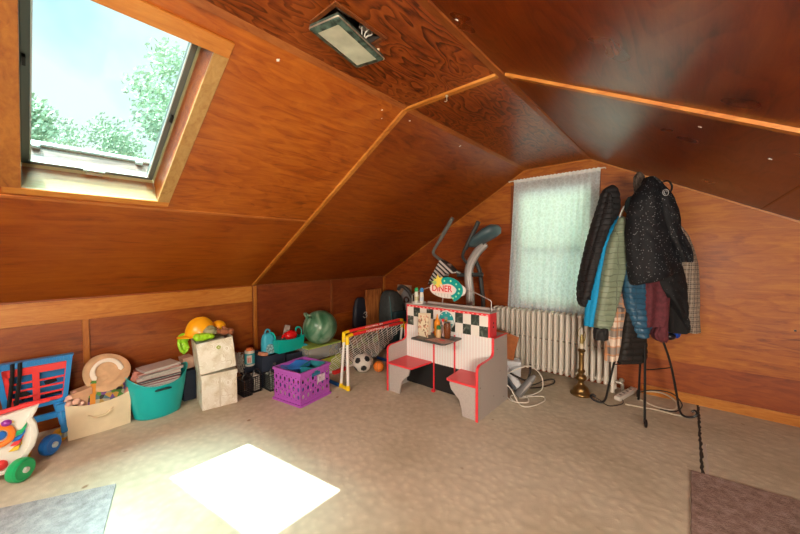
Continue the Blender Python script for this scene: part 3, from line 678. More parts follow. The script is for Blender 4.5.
MAGC = [(.62, .60, .56), (.46, .13, .12), (.04, .04, .05), (.60, .56, .48), (.12, .14, .20), (.55, .34, .10), (.64, .62, .60), (.25, .06, .07), (.04, .045, .06), (.50, .28, .25), (.40, .40, .38), (.36, .12, .09), (.50, .46, .44)]
MLAB = ['grey-white', 'dark red', 'black', 'cream', 'slate blue', 'ochre', 'white', 'maroon', 'charcoal', 'dusty pink', 'pale grey', 'brick red', 'off-white']
z = .115; rnd = random.Random(4)
paper = mat('page_edges', (.48, .46, .42), .8, var=.15, scale=80)
for i in range(13):
    t = rnd.uniform(.013, .026); g_ = min(1, .60 + .06 * i); w_ = (.205 + rnd.uniform(-.02, .02)) * g_; l_ = (.30 + rnd.uniform(-.02, .02)) * g_
    if i > 10: l_ -= .03
    mg = thing('magazine', None, None, (-3.30 + rnd.uniform(-.01, .01), .745 + rnd.uniform(-.008, .008) + (i - 6) * .001, z), 0)
    mg.rotation_euler = (radians(3.0), radians(-2 if i > 7 else 0), radians(rnd.uniform(-7, 7) + (12 if i == 10 else 0)))
    cm = mat('cover_%d' % i, MAGC[i], .35)
    MB().span((-w_ / 2, -l_ / 2, t - .005), (w_ / 2, l_ / 2, t)).span((-w_ / 2, -l_ / 2, 0), (w_ / 2, l_ / 2, .004)).build('cover', cm, mg, smooth=0)
    MB().span((-w_ / 2 + .003, -l_ / 2 + .002, .004), (w_ / 2 - .003, l_ / 2 - .004, t - .005)).build('pages', paper, mg, smooth=0)
    pos = 'topmost of the pile' if i == 12 else ('second from the top of the pile' if i == 11 else ('in the pile, under the %s one' % MLAB[i + 1]))
    tag(mg, '%s magazine in the teal tub, %s' % (MLAB[i], pos), 'magazine', 'magazines in the teal tub')
    z += t + .0022
o = MB().box((0, 0, 0), (.018, .09, .16), Matrix.Rotation(radians(-24), 3, 'X')).build('folder', mat('folder_pink', (.58, .24, .18), .6, var=.2), smooth=0, loc=(-3.27, .60, .30)); tag(o, 'dusty pink folder leaning in the left end of the teal tub', 'folder')
o = MB().box((0, 0, 0), (.02, .035, .05), None).build('small_carton', mat('carton_yellow', (.80, .42, .03), .6), smooth=0, loc=(-3.24, .585, .285)); tag(o, 'small yellow and red carton at the left rim of the teal tub', 'carton')

# dark box and small carton behind the tub
NAVY = mat('navy_fabric', (.012, .022, .045), .75, var=.2, scale=40)
o = MB().span((-.07, -.05, 0), (.07, .05, .272)).build('storage_box', NAVY, loc=(-3.43, 1.000, 0), bevel=.006); tag(o, 'narrow dark navy box standing between the teal tub and the floral boxes', 'box')
o = MB().box((0, 0, .055), (.12, .085, .10), rotx(.12)).build('carton', mat('carton_tan', (.46, .28, .20), .7, var=.2), loc=(-3.43, 1.00, .282), bevel=.002, smooth=0); tag(o, 'small brownish pink carton on top of the narrow navy box', 'carton')

# two floral boxes
def floral():
    m, n, l, b = nt('floral_paper'); tc = n.new('ShaderNodeTexCoord')
    v = n.new('ShaderNodeTexVoronoi'); v.inputs['Scale'].default_value = 13; l.new(tc.outputs['Object'], v.inputs['Vector'])
    s = n.new('ShaderNodeMath'); s.operation = 'SINE'; k = n.new('ShaderNodeMath'); k.operation = 'MULTIPLY'; k.inputs[1].default_value = 55
    no = n.new('ShaderNodeTexNoise'); no.inputs['Scale'].default_value = 26; l.new(tc.outputs['Object'], no.inputs['Vector'])
    ad = n.new('ShaderNodeMath'); ad.operation = 'MULTIPLY_ADD'; ad.inputs[1].default_value = .10; l.new(no.outputs['Fac'], ad.inputs[0]); l.new(v.outputs['Distance'], ad.inputs[2])
    l.new(ad.outputs[0], k.inputs[0]); l.new(k.outputs[0], s.inputs[0])
    r = ramp(n, [(.0, (.76, .76, .68)), (.60, (.74, .73, .64)), (.88, (.46, .40, .28)), (1, (.52, .47, .34))]); l.new(s.outputs[0], r.inputs['Fac'])
    n2 = n.new('ShaderNodeTexNoise'); n2.inputs['Scale'].default_value = 11; n2.inputs['Detail'].default_value = 5; l.new(tc.outputs['Object'], n2.inputs['Vector']); r2 = ramp(n, [(.36, (.86, .80, .68)), (.58, (1.1, 1.1, 1.1))]); l.new(n2.outputs['Fac'], r2.inputs['Fac'])
    mx = n.new('ShaderNodeMix'); mx.data_type = 'RGBA'; mx.blend_type = 'MULTIPLY'; mx.inputs[0].default_value = 1; l.new(r.outputs['Color'], mx.inputs[6]); l.new(r2.outputs['Color'], mx.inputs[7])
    l.new(mx.outputs[2], b.inputs['Base Color']); b.inputs['Roughness'].default_value = .6
    return m
FLO = floral()
ang = radians(-10.6)
FB = thing('floral_box', 'lower white floral storage box standing on the carpet', 'storage box', (-3.18, 1.155, 0), ang)
MB().span((-.165, -.135, 0), (.165, .135, .275)).build('body', FLO, FB, smooth=0, bevel=.003)
MB().span((-.170, -.140, .262), (.170, .140, .298)).build('lid', FLO, FB, smooth=0, bevel=.003)
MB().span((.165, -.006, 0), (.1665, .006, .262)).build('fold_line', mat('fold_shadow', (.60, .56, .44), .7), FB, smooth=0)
FU = thing('floral_box', 'upper white floral storage box, leaning open and heaped with toys', 'storage box', (-3.18, 1.150, .302), ang)
RT = Matrix.Rotation(radians(5.5), 3, 'X')
bx = MB(); tt = .006; Wd, Dd, Hh = .14, .165, .265
for c, s in (((0, 0, .003), (2 * Dd, 2 * Wd, tt)), ((Dd - tt / 2, 0, Hh / 2 + .0), (tt, 2 * Wd, Hh)), ((-Dd + tt / 2, 0, Hh / 2), (tt, 2 * Wd, Hh)), ((0, Wd - tt / 2, Hh / 2), (2 * Dd, tt, Hh)), ((0, -Wd + tt / 2, Hh / 2), (2 * Dd, tt, Hh))):
    bx.box(RT @ Vector(c) + Vector((0, 0, .014)), s, RT)
bx.build('body', FLO, FU, smooth=0, bevel=.002)
sq = rrect(.030, .030, .008)
MB().prism(sq, RT @ Vector((Dd, .02, .20)) + Vector((0, 0, .014)), RT @ Vector((0, .7, .7)), RT @ Vector((0, -.7, .7)), (.004, 0, 0)).build('flower_tag', mat('tag_green', (.30, .40, .05), .5), FU, smooth=0)
MB().prism(rrect(.012, .012, .005), RT @ Vector((Dd, .02, .20)) + Vector((.004, 0, .014)), (0, 1, 0), (0, 0, 1), (.003, 0, 0)).build('flower_tag', mat('tag_cream', (.7, .7, .5), .5), FU, smooth=0)
# toys on top
HH = thing('hard_hat', 'yellow toy hard hat on top of the floral boxes', 'hard hat', (-3.20, 1.045, .615), radians(-14))
h = MB(); rings = []
for i in range(11):
    a = pi / 2 * i / 10
    rings.append([Vector((.095 * cos(a) * cos(t), .118 * cos(a) * sin(t), .145 * sin(a) + .008 * (abs(cos(t)) < .16))) if a < 1.55 else Vector((.002 * cos(t), .002 * sin(t), .15)) for t in [2 * pi * k / 40 for k in range(40)]])
h.loft([[Vector((.082 * cos(t), .102 * sin(t), .0)) for t in [2 * pi * k / 40 for k in range(40)]]] + rings)
h.build('shell', mat('hardhat_yellow', (.92, .42, .01), .28), HH, smooth=50)
br = MB(); A_ = [2 * pi * k / 40 for k in range(40)]
rad = lambda t, e: Vector(((.097 + e) * cos(t), (.120 + e + (.040 * max(0, -sin(t)) ** 2 if e > 0 else 0)) * sin(t), -.0 - (.012 * max(0, -sin(t)) if e > 0 else 0)))
br.loft([[rad(t, -.006) for t in A_], [rad(t, .016) for t in A_], [rad(t, .016) + Vector((0, 0, .005)) for t in A_], [rad(t, -.006) + Vector((0, 0, .006)) for t in A_]], caps=False)
br.build('brim', MATS['hardhat_yellow'], HH, smooth=50)
H2 = MB(); H2.ball((0, 0, 0), .065, 22, s=(1, 1, .95)).ball((0, .0, .052), .012, 10).ball((0, -.02, -.02), .068, 18, s=(1, 1, .35))
tag(H2.build('toy_helmet', MATS['hardhat_yellow'], loc=(-3.24, 1.205, .645)), 'small rounded yellow toy helmet behind the hard hat', 'toy helmet')
LIME = mat('lime_plastic', (.30, .65, .02), .4, var=.25, scale=25)
g = MB(); g.ball((0, 0, .045), .05, 16, s=(.7, .9, .9)).ball((.01, .0, -.02), .035, 14, s=(.8, 1, 1.3)).tube(spline([(0, .0, .0), (.02, .02, -.05), (.01, -.01, -.085)]), [.02] * 8 + [.012] * 9, 8)
g.tube(spline([(0, -.02, .06), (.03, -.045, .02), (.035, -.03, -.05), (.02, -.0, -.07)]), .012, 8)
tag(g.build('toy_glove', LIME, loc=(-3.27, .935, .545)), 'lime green toy drooping over the left side of the upper floral box', 'toy')
g = MB(); g.ball((0, 0, 0), .055, 18, s=(.8, 1.35, .62)).ball((.02, -.05, .01), .03, 12).ball((.02, .055, .0), .032, 12, s=(1, 1, .7)).prism([(-.06, -.02), (.07, -.005), (.02, .03), (-.03, .028)], (.04, 0, 0), *YZ, (-.03, 0, 0))
tag(g.build('toy_dinosaur', mat('lime_bright', (.36, .72, .02), .35, var=.3, scale=40), loc=(-3.09, 1.025, .612)), 'bright lime green toy lying at the front of the upper floral box', 'toy')
g = MB(); g.ball((0, 0, 0), .052, 18, s=(1, 1.25, .8)).tube([(.02 + .03 * 0, .032 * cos(a), .01 + .03 * sin(a)) for a in [pi * i / 12 for i in range(13)]], .012, 8).ball((.045, .03, -.01), .016, 10)
tag(g.build('toy_creature', mat('olive_grey', (.30, .30, .16), .5, var=.45, scale=30), loc=(-3.13, 1.09, .645)), 'olive and grey rounded toy between the lime toy and the yellow helmet', 'toy')
g = MB(); g.ball((0, 0, 0), .035, 16, s=(1, 1.3, .9)).ball((.01, .045, -.006), .030, 14).ball((.0, -.05, .01), .022, 12).box((0, .005, .02), (.03, .02, .06), rotx(.7))
tag(g.build('stuffed_toy', mat('brown_plush', (.33, .12, .05), .9, var=.4, scale=60), loc=(-3.10, 1.205, .625)), 'brown stuffed toy at the right corner of the upper floral box', 'toy')
o = MB().span((-.13, -.11, 0), (.13, .11, .245)).build('folded_clothes', mat('grey_cloth', (.25, .26, .2), .9, var=.3), loc=(-3.18, 1.13, .335), rz=ang, bevel=.02)
o.rotation_euler = (radians(5.5), 0, ang)
tag(o, 'folded grey clothes filling the upper floral box beneath the toys', 'clothes')

# tangle between the boxes
g = MB(); rnd = random.Random(3)
for i in range(26):
    pts = [Vector((rnd.uniform(-.05, .05), rnd.uniform(-.035, .035), rnd.uniform(0, .20))) for _ in range(5)]
    g.tube(spline(pts, 5), .0022, 5)
tag(g.build('tinsel_bundle', mat('tinsel', (.50, .46, .40), .4, .3, var=.5, scale=50), loc=(-3.27, 1.395, .165)), 'tangle of greyish string and tinsel between the floral boxes and the navy bin', 'tangle of string', kind='stuff')
o = MB().ball((0, 0, .06), .06, 16, s=(1.2, .9, 1)).ball((0.02, .03, .02), .04).build('plush_toy', mat('brown_rag', (.36, .20, .09), .9, var=.5, scale=30), loc=(-3.27, 1.385, .0)); o.scale = (1, 1, 1.3); tag(o, 'brown and white crumpled soft toy on the floor behind the first black crate', 'toy')

# panels with holes
def panel_holes(mb, o, u, v, nx, ny, cw, ch, rx, ry, t, sq=False, m=0, skip=()):
    o = Vector(o); u = Vector(u); v = Vector(v); t = Vector(t); N = 16
    for i in range(nx):
        for j in range(ny):
            c = o + u * (cw * (i + .5)) + v * (ch * (j + .5))
            outer = []; innr = []
            for k in range(N):
                a = 2 * pi * k / N + pi / N; ca, sa = cos(a), sin(a); q = max(abs(ca), abs(sa))
                outer.append(c + u * (ca / q * cw / 2) + v * (sa / q * ch / 2))
                if sq: innr.append(c + u * (ca / q * rx) + v * (sa / q * ry))
                else: innr.append(c + u * (ca * rx) + v * (sa * ry))
            if (i, j) in skip:
                mb.prism([(0, 0), (cw, 0), (cw, ch), (0, ch)], o + u * cw * i + v * ch * j, u, v, t, m); continue
            mb.loft([outer, innr, [p + t for p in innr], [p + t for p in outer], outer], caps=False, m=m)
BLACKP = mat('black_plastic', (.012, .012, .014), .35)
def small_crate():
    t = thing('black_crate', None, None)
    w, d_, h_ = .085, .14, .19; b = MB()
    panel_holes(b, (d_ / 2, -w / 2, 0), (0, 1, 0), (0, 0, 1), 4, 8, w / 4, h_ * .78 / 8, w / 11, h_ / 26, (-.003, 0, 0), True)
    panel_holes(b, (-d_ / 2, -w / 2, 0), (0, 1, 0), (0, 0, 1), 4, 8, w / 4, h_ * .78 / 8, w / 11, h_ / 26, (.003, 0, 0), True)
    panel_holes(b, (-d_ / 2, -w / 2, 0), (1, 0, 0), (0, 0, 1), 6, 8, d_ / 6, h_ * .78 / 8, d_ / 17, h_ / 26, (0, .003, 0), True)
    panel_holes(b, (-d_ / 2, w / 2, 0), (1, 0, 0), (0, 0, 1), 6, 8, d_ / 6, h_ * .78 / 8, d_ / 17, h_ / 26, (0, -.003, 0), True)
    b.span((-d_ / 2, -w / 2, 0), (d_ / 2, w / 2, .004))
    b.build('basket', BLACKP, t, smooth=0)
    r = MB(); r.tube([(a, c, h_ * .79) for a, c in rrect(d_ + .006, w + .006, .012)], .005, 6, closed=True); r.build('rim', BLACKP, t)
    r = MB(); r.tube(spline([(.045, -w / 2, h_ * .8), (.045, -w / 2 + .015, h_ * 1.02), (.045, 0, h_ * 1.12), (.045, w / 2 - .015, h_ * 1.02), (.045, w / 2, h_ * .8)], 4), .006, 6); r.build('handle', BLACKP, t)
    return t
crt = small_crate()
for i, (x, y, lab) in enumerate(((-3.11, 1.375, 'small black perforated crate nearest the floral boxes'), (-3.145, 1.485, 'middle one of three small black perforated crates'), (-3.02, 1.60, 'small black perforated crate nearest the purple crate, partly hidden by it'))):
    o = crt if i == 0 else copy_tree(crt); o.location = (x if i < 2 else -3.05, y, 0); tag(o, lab, 'crate', 'small black crates')
for i, (x, y) in enumerate(((-3.145, 1.485), (-3.05, 1.60))):
    o = MB().span((-.055, -.03, .006), (.055, .03, .155)).build('folded_cloth', mat('cloth_fill_%d' % i, ((.55, .52, .46), (.30, .34, .30))[i], .9, var=.5, scale=40), loc=(x, y, 0), bevel=.01)
    tag(o, ('pale folded cloth inside the middle black crate', 'dull green folded cloth inside the black crate by the purple crate')[i], 'cloth')

# navy fabric bins
def navy_bin(loc, w, d_, h_, lab):
    t = thing('fabric_cube', lab, 'fabric bin', loc, 0, 'navy fabric bins')
    b = MB(); open_bin(b, w, d_, h_, .008, (0.004, .004), 0)
    b.build('body', NAVY, t, smooth=40)
    g_ = MB(); g_.lathe([(.001, 0), (.014, 0), (.014, .003), (.009, .004), (.009, -.001), (.001, -.001)], (d_ / 2 + .012, 0, h_ * .70), 16, roty(pi / 2)); g_.build('grommet', mat('grommet_metal', (.5, .5, .48), .3, .8), t, label='small round metal grommet')
    return t
navy_bin((-3.27, 1.680, 0), .245, .28, .305, 'navy fabric bin holding the blue bag, left one of the pair')
navy_bin((-3.27, 1.945, 0), .245, .28, .270, 'navy fabric bin under the teal caddy, right one of the pair')
for y, hh_ in ((1.68, .285), (1.945, .25)):
    o = MB().span((-.12, -.105, .012), (.12, .105, hh_)).build('folded_fabric', mat('dark_cloth_%d' % int(y * 100), (.03, .03, .035), .9), loc=(-3.27, y, 0), bevel=.01); tag(o, 'dark folded cloth filling the %s navy bin' % ('left' if y < 1.8 else 'right'), 'cloth')
CAN = thing('canister', 'white and teal canister with orange lid standing behind the left navy bin', 'canister', (-3.30, 1.515, .20))
MB().lathe([(.002, 0), (.046, 0), (.048, .004), (.048, .14), (.045, .150), (.002, .152)], n=28).build('body', mat('canister_white', (.78, .74, .68), .35), CAN, smooth=35)
MB().lathe([(.0486, .02), (.0488, .02), (.0488, .125), (.0486, .125)], n=28).build('label_band', mat('canister_teal', (.05, .42, .48), .4), CAN)
pp = [Vector((.0495 * cos(a), .0495 * sin(a), 0)) for a in (-1.0, -.75, -.5, -.25, 0)]
MB().loft([[p + Vector((0, 0, z_)) for p in pp] for z_ in (.03, .11)], closed=False, caps=False).build('label_panel', MATS['canister_white'], CAN, recalc=False)
for a in (-.72, -.38):
    pp = [Vector((.0502 * cos(a + e), .0502 * sin(a + e), 0)) for e in (-.09, 0, .09)]
    MB().loft([[p + Vector((0, 0, z_)) for p in pp] for z_ in (.04, .09)], closed=False, caps=False).build('label_mark', mat('mark_red', (.75, .12, .05), .5), CAN, recalc=False)
MB().lathe([(.002, .150), (.032, .150), (.034, .168), (.026, .176), (.002, .177)], n=24).build('lid', mat('canister_lid', (.85, .25, .08), .4), CAN)
o = MB().span((-.07, -.05, 0), (.07, .05, .197)).build('box', NAVY, loc=(-3.33, 1.495, 0), bevel=.004); tag(o, 'dark box under the canister', 'box')
BG = thing('lunch_bag', 'light blue upright bag with carry loop and grey print, on the left navy bin', 'bag', (-3.22, 1.665, .298))
r = [[Vector((a, b, 0)) * k + Vector((0, 0, z_)) for a, b in rrect(.085, .125, .03)] for z_, k in ((0, .92), (.01, 1), (.10, 1.0), (.15, .95), (.185, .80), (.205, .55), (.212, .3))]
AQ = mat('aqua_fabric', (.04, .42, .58), .55, var=.12)
MB().loft(r).build('body', AQ, BG, smooth=60)
MB().tube(spline([(0, -.025, .20), (0, -.022, .235), (0, 0, .248), (0, .022, .235), (0, .025, .20)]), .007, 8).build('carry_loop', AQ, BG)
MB().prism([(-.045, .01), (.045, .01), (.042, .08), (.025, .10), (.0, .107), (-.02, .10), (-.036, .08)], (.0425, 0, 0), *YZ, (.002, 0, 0)).build('pocket', mat('bag_print', (.30, .48, .52), .5, var=.9, scale=45), BG, smooth=0)
o = MB().box((0, 0, .0), (.07, .07, .03), rotx(-.2)).build('card_pack', mat('orange_pack', (.60, .25, .14), .6, var=.4), loc=(-3.16, 1.585, .325), smooth=0, bevel=.003); tag(o, 'flat orange and grey packet on the left navy bin in front of the canister', 'packet')
TEAL2 = mat('teal_caddy', (.0, .42, .36), .35)
CD = thing('tool_caddy', 'bright teal plastic caddy with handles, on the right navy bin', 'caddy', (-3.20, 1.855, .306), radians(4))
b = MB(); open_bin(b, .29, .19, .145, .004, (.02, .02), .12); b.build('body', TEAL2, CD, smooth=50)
for s in (-1, 1):
    MB().tube(spline([(-.05, s * .158, .13), (-.048, s * .164, .185), (0, s * .167, .205), (.048, s * .164, .185), (.05, s * .158, .13)]), .011, 8, flat=.6).build('handle', TEAL2, CD)
o = MB().ball((0, 0, 0), .06, 20, s=(.8, 1.25, .85)).tube(spline([(.0, -.05, .03), (.01, -.08, .02), (.0, -.10, -.01)]), .012, 8).build('toy_kettle', mat('glossy_red', (.62, .01, .012), .25), loc=(-3.16, 1.89, .455)); tag(o, 'glossy red rounded toy inside the teal caddy', 'toy')
o = MB().box((0, 0, 0), (.12, .07, .09), rotx(.3)).build('toy_case', mat('caddy_fill', (.10, .09, .08), .6, var=.6), loc=(-3.21, 1.815, .40), bevel=.01); tag(o, 'dark toy case beside the red toy in the teal caddy', 'toy')
o = MB().box((0, 0, 0), (.012, .06, .12), rotx(-.25)).build('paper_card', mat('card_grey', (.45, .38, .33), .6, var=.4), loc=(-3.26, 1.90, .485), smooth=0); tag(o, 'grey and brown card standing up behind the red toy in the caddy', 'card')
o = MB().box((0, 0, .03), (.10, .07, .06), rotx(-.5)).build('toy_block', mat('cyan_block', (.03, .38, .50), .4), loc=(-3.17, 2.045, .275), bevel=.006); tag(o, 'cyan plastic piece at the right end of the right navy bin', 'toy')

# purple milk crate
PUR = mat('purple_plastic', (.42, .09, .50), .38)
PC = thing('milk_crate', 'purple plastic milk crate with oval holes holding a blue bowl', 'crate', (-2.672, 1.708, 0), radians(8.9))
b = MB(); S2 = .173; HZ = .288
nx = 6; cw = 2 * S2 / nx; ch = .066; z0 = .045
for k in range(4):
    R = rotz(k * pi / 2)
    sk = {(1, 3), (2, 3), (3, 3), (4, 3)} if k == 0 else ()
    panel_holes(b, R @ Vector((S2, -S2, z0)), R @ Vector((0, 1, 0)), (0, 0, 1), nx, 3, cw, ch, .0125, .0195, R @ Vector((-.004, 0, 0)))
    b.box(R @ Vector((S2 - .002, 0, z0 / 2)), (.004, 2 * S2, z0) if k % 2 == 0 else (2 * S2, .004, z0))
    zt = z0 + 3 * ch
    b.box(R @ Vector((S2 - .002, 0, (zt + HZ) / 2)), (.004, 2 * S2, HZ - zt) if k % 2 == 0 else (2 * S2, .004, HZ - zt))
b.span((-S2, -S2, .010), (S2, S2, .016))
b.build('body', PUR, PC, smooth=0)
b = MB()
def frame_ring(mb, ro, ri, za, zb):
    o_ = rrect(2 * ro, 2 * ro, .012); i_ = rrect(2 * ri, 2 * ri, .008)
    P = lambda q, z_: [Vector((a, c, z_)) for a, c in q]
    mb.loft([P(i_, za), P(o_, za), P(o_, zb), P(i_, zb), P(i_, za)], caps=False)
frame_ring(b, S2 + .013, S2 - .006, HZ - .016, HZ + .004); b.build('rim', PUR, PC, smooth=0)
b = MB(); frame_ring(b, S2 + .016, S2 - .02, 0, .016); b.build('base_flange', PUR, PC, smooth=0)
MB().span((S2 + .0, -.045, .222), (S2 + .003, .055, .252)).build('handle_slot', mat('slot_blue', (.02, .16, .30), .4), PC, smooth=0)
MB().span((S2 + .0005, .02, .150), (S2 + .002, .115, .215)).build('sticker', mat('sticker_pale', (.66, .56, .68), .4, var=.35, scale=60), PC, smooth=0, label='pale torn sticker')
text_mesh('1', .045, mat('ink', (.01, .01, .02), .5), 'sticker_number', PC, (S2 + .0035, .050, .182), (pi / 2, 0, pi / 2), .0006)
for y, z_ in ((-.14, .138), (-.084, .138), (-.028, .138), (.028, .138)):
    pass
BW1 = MB(); BW1.lathe([(.002, 0), (.07, 0), (.125, .06), (.134, .062), (.130, .066), (.118, .062), (.066, .008), (.002, .007)], n=36)
tag(BW1.build('plastic_bowl', mat('bright_blue_plastic', (.03, .20, .62), .35), loc=(-2.74, 1.685, .222), smooth=50), 'bright blue round plastic bowl in the purple crate', 'bowl')
TBX = MB(); open_bin(TBX, .17, .14, .06, .004, (0, 0), .12)
o = TBX.build('plastic_tray', mat('dark_teal_plastic', (.02, .22, .27), .35), loc=(-2.60, 1.775, .235), rz=radians(25), smooth=40); tag(o, 'dark teal rectangular plastic dish in the purple crate', 'dish')
o = MB().span((-.15, -.15, .018), (.15, .15, .20)).build('toy_heap', collage('toy_heap_mix', [(.02, .05, .2), (.45, .10, .20), (.03, .04, .08), (.08, .14, .4), (.5, .45, .4)], 16), loc=(-2.672, 1.708, 0), rz=radians(8.9), bevel=.02, smooth=0); tag(o, 'dark mixed toys seen through the holes of the purple crate', 'toys', kind='stuff')

# hopper ball on stacked bins
LB = thing('lime_bin', 'lime green plastic bin on the floor under the clear box', 'bin', (-3.13, 2.21, 0))
b = MB(); open_bin(b, .40, .28, .17, .005, (0, 0), .05); b.build('body', mat('lime_bin_plastic', (.42, .52, .06), .4), LB, smooth=40)
o = MB().span((-.12, -.17, .008), (.12, .17, .15)).build('toy_bricks', collage('brick_mix', [(.5, .06, .04), (.03, .1, .4), (.6, .5, .1), (.2, .3, .1)], 30), loc=(-3.13, 2.21, 0), smooth=0); tag(o, 'mixed toy bricks inside the lime green bin', 'toy bricks', kind='stuff')
CBX = thing('clear_box', 'clear grey plastic box with lime lid under the green hopper ball', 'storage box', (-3.13, 2.21, .178))
def clearmat():
    m, n, l, b_ = nt('clear_plastic'); b_.inputs['Base Color'].default_value = (.50, .52, .48, 1); b_.inputs['Roughness'].default_value = .2
    b_.inputs['Alpha'].default_value = .42; return m
b = MB(); open_bin(b, .41, .27, .125, .004, (0, 0), .04); b.build('body', clearmat(), CBX, smooth=40)
MB().span((-.145, -.22, .125), (.145, .22, .140)).build('lid', mat('lime_lid', (.36, .48, .10), .4), CBX, smooth=0, bevel=.004)
o = MB().span((-.118, -.185, .010), (.118, .185, .11)).build('craft_supplies', collage('craft_mix', [(.35, .16, .07), (.02, .12, .35), (.30, .27, .20), (.6, .35, .22), (.06, .2, .28), (.55, .45, .2)], 22), loc=(-3.13, 2.21, .178), smooth=0); tag(o, 'orange, blue and grey craft supplies seen through the clear box', 'craft supplies', kind='stuff')
HB = thing('hopper_ball', 'large marbled green hopper ball with handle on top of the clear box', 'hopper ball', (-3.06, 2.19, .320))
def marble():
    m, n, l, b_ = nt('green_marble'); tc = n.new('ShaderNodeTexCoord'); no = n.new('ShaderNodeTexNoise'); no.inputs['Scale'].default_value = 4.5; no.inputs['Detail'].default_value = 5; no.inputs['Distortion'].default_value = 1.8
    mp = n.new('ShaderNodeMapping'); mp.inputs['Scale'].default_value = (1, 1, .5); l.new(tc.outputs['Object'], mp.inputs['Vector']); l.new(mp.outputs[0], no.inputs['Vector'])
    r_ = ramp(n, [(.32, (.02, .10, .045)), (.46, (.07, .20, .11)), (.6, (.22, .36, .25)), (.75, (.34, .46, .36))]); l.new(no.outputs['Fac'], r_.inputs['Fac']); l.new(r_.outputs['Color'], b_.inputs['Base Color']); b_.inputs['Roughness'].default_value = .3
    return m
MAR = marble()
MB().ball((0, 0, .185), .185, 48).build('ball', MAR, HB, smooth=80)
hd = MB(); a0 = Vector((.02, -.135, .185 + .115))
hd.tube(spline([a0 + Vector((.0, .03, -.02)), a0 + Vector((.03, -.03, .02)), a0 + Vector((.06, -.075, .025)), a0 + Vector((.03, -.085, .055)), a0 + Vector((-.02, -.05, .06)), a0 + Vector((-.02, .02, .015))]), .013, 8)
hd.build('handle', MAR, HB)

# toy football goal
GL = thing('toy_goal', 'toy football goal with white posts, red crossbar and netting', 'toy goal', (-2.43, 2.05, 0)); GL.scale = (1, 1, .975)
GW_ = mat('goal_white', (.80, .79, .75), .35); GY_ = mat('goal_yellow', (.90, .62, .01), .35); GR_ = mat('goal_red', (.80, .03, .03), .35)
L = .86
for s in (0, L):
    MB().tube([(0, s, .035), (-.005, s, .50)], .0145, 12).build('post', GW_, GL)
    MB().tube([(-.115, s + .01, .03), (-.055, s + .005, .515)], .0135, 12).build('support_post', GW_, GL)
    c = MB(); c.tube([(-.004, s, .46), (-.005, s, .535), (-.005, s + (.06 if s == 0 else -.05), .545)], .019, 10); c.tube([(-.062, s + .004, .475), (-.058, s + .004, .565), (-.058, s + (.06 if s == 0 else -.05), .570)], .018, 10)
    c.build('corner_joint', GY_, GL)
    c = MB(); c.tube([(0, s, .005), (0, s, .055)], .019, 10); c.tube([(-.122, s + .01, .005), (-.113, s + .01, .05)], .018, 10); c.tube([(.004, s, .018), (-.13, s + .01, .018)], .017, 10); c.build('foot_joint', GY_, GL)
    MB().tube([(-.13, s + .01, .019), (-.50, s + .02, .019)], .0185, 12).build('base_tube', P_BLUE if False else mat('goal_blue', (.01, .07, .25), .35), GL)
MB().tube([(-.005, .05, .545), (-.005, L - .04, .545)], .0165, 14).build('crossbar', GR_, GL)
MB().tube([(-.058, .05, .570), (-.058, L - .04, .570)], .0165, 14).build('crossbar', GR_, GL)
for x, z_, tx, sz in ((-.005, .545, 'FOOTBALL SET', .026), (-.058, .570, 'FOOTBALL SET', .020)):
    text_mesh(tx, sz, mat('print_white', (.85, .82, .78), .5), 'printed_lettering', GL, (x + .0175, .40, z_ + .002), (radians(80), 0, pi / 2), .0008, 1.9)
MB().tube([(-.50, .02, .019), (-.50, L + .02, .019)], .012, 8).build('back_tube', GW_, GL)
nb_ = MB(); N_ = 22; M_ = 15
def npnt(i, j):
    y = .01 + (L - .02) * i / N_; f = j / M_; x = -.01 - .47 * (f ** 1.15); z_ = .535 - .50 * f
    sg = .03 * sin(pi * f) * (1 + .4 * sin(i * 1.1))
    return Vector((x - sg * .8, y, z_ - sg * .6))
for i in range(N_):
    for j in range(M_):
        if (i + j) % 2 == 0:
            nb_.tube([npnt(i, j), npnt(i + 1, j + 1)], .0026, 4); 
        else:
            nb_.tube([npnt(i + 1, j), npnt(i, j + 1)], .0026, 4)
nb_.build('net', mat('net_white', (.85, .84, .80), .6), GL)
# balls
def icov():
    t = (1 + 5 ** .5) / 2; return [Vector(p).normalized() for p in [(0, 1, t), (0, 1, -t), (0, -1, t), (0, -1, -t), (1, t, 0), (1, -t, 0), (-1, t, 0), (-1, -t, 0), (t, 0, 1), (t, 0, -1), (-t, 0, 1), (-t, 0, -1)]]
sb = MB().ball((0, 0, 0), .104, 96)
IV = [Matrix.Rotation(.55, 3, 'X') @ Matrix.Rotation(.35, 3, 'Z') @ p for p in icov()]
for k, f in enumerate(sb.f):
    c = sum((Vector(sb.v[i]) for i in f), Vector()) / len(f); c.normalize()
    if max(c.dot(p) for p in IV) > cos(radians(18.5)): sb.m[k] = 1
o = sb.build('soccer_ball', [mat('ball_white', (.74, .70, .64), .4), mat('ball_black', (.015, .015, .017), .4)], loc=(-2.71, 2.495, .1045), smooth=80); tag(o, 'white and black football on the carpet in front of the goal net', 'ball')
bk = thing('basketball', 'small orange toy basketball beside the football', 'ball', (-2.575, 2.615, 0))
MB().ball((0, 0, .060), .059, 36).build('ball', mat('basket_orange', (.85, .22, .02), .5, bump=.2, scale=300), bk, smooth=80)
s = MB()
for R in (Matrix.Identity(3), rotx(pi / 2), roty(pi / 2)):
    R = rotz(.5) @ rotx(.4) @ R
    s.tube([Vector((0, 0, .060)) + R @ Vector((.0593 * cos(a), .0593 * sin(a), 0)) for a in [2 * pi * k / 36 for k in range(36)]], .0012, 4, closed=True)
s.build('seam', mat('seam_dark', (.05, .02, .01), .6), bk)
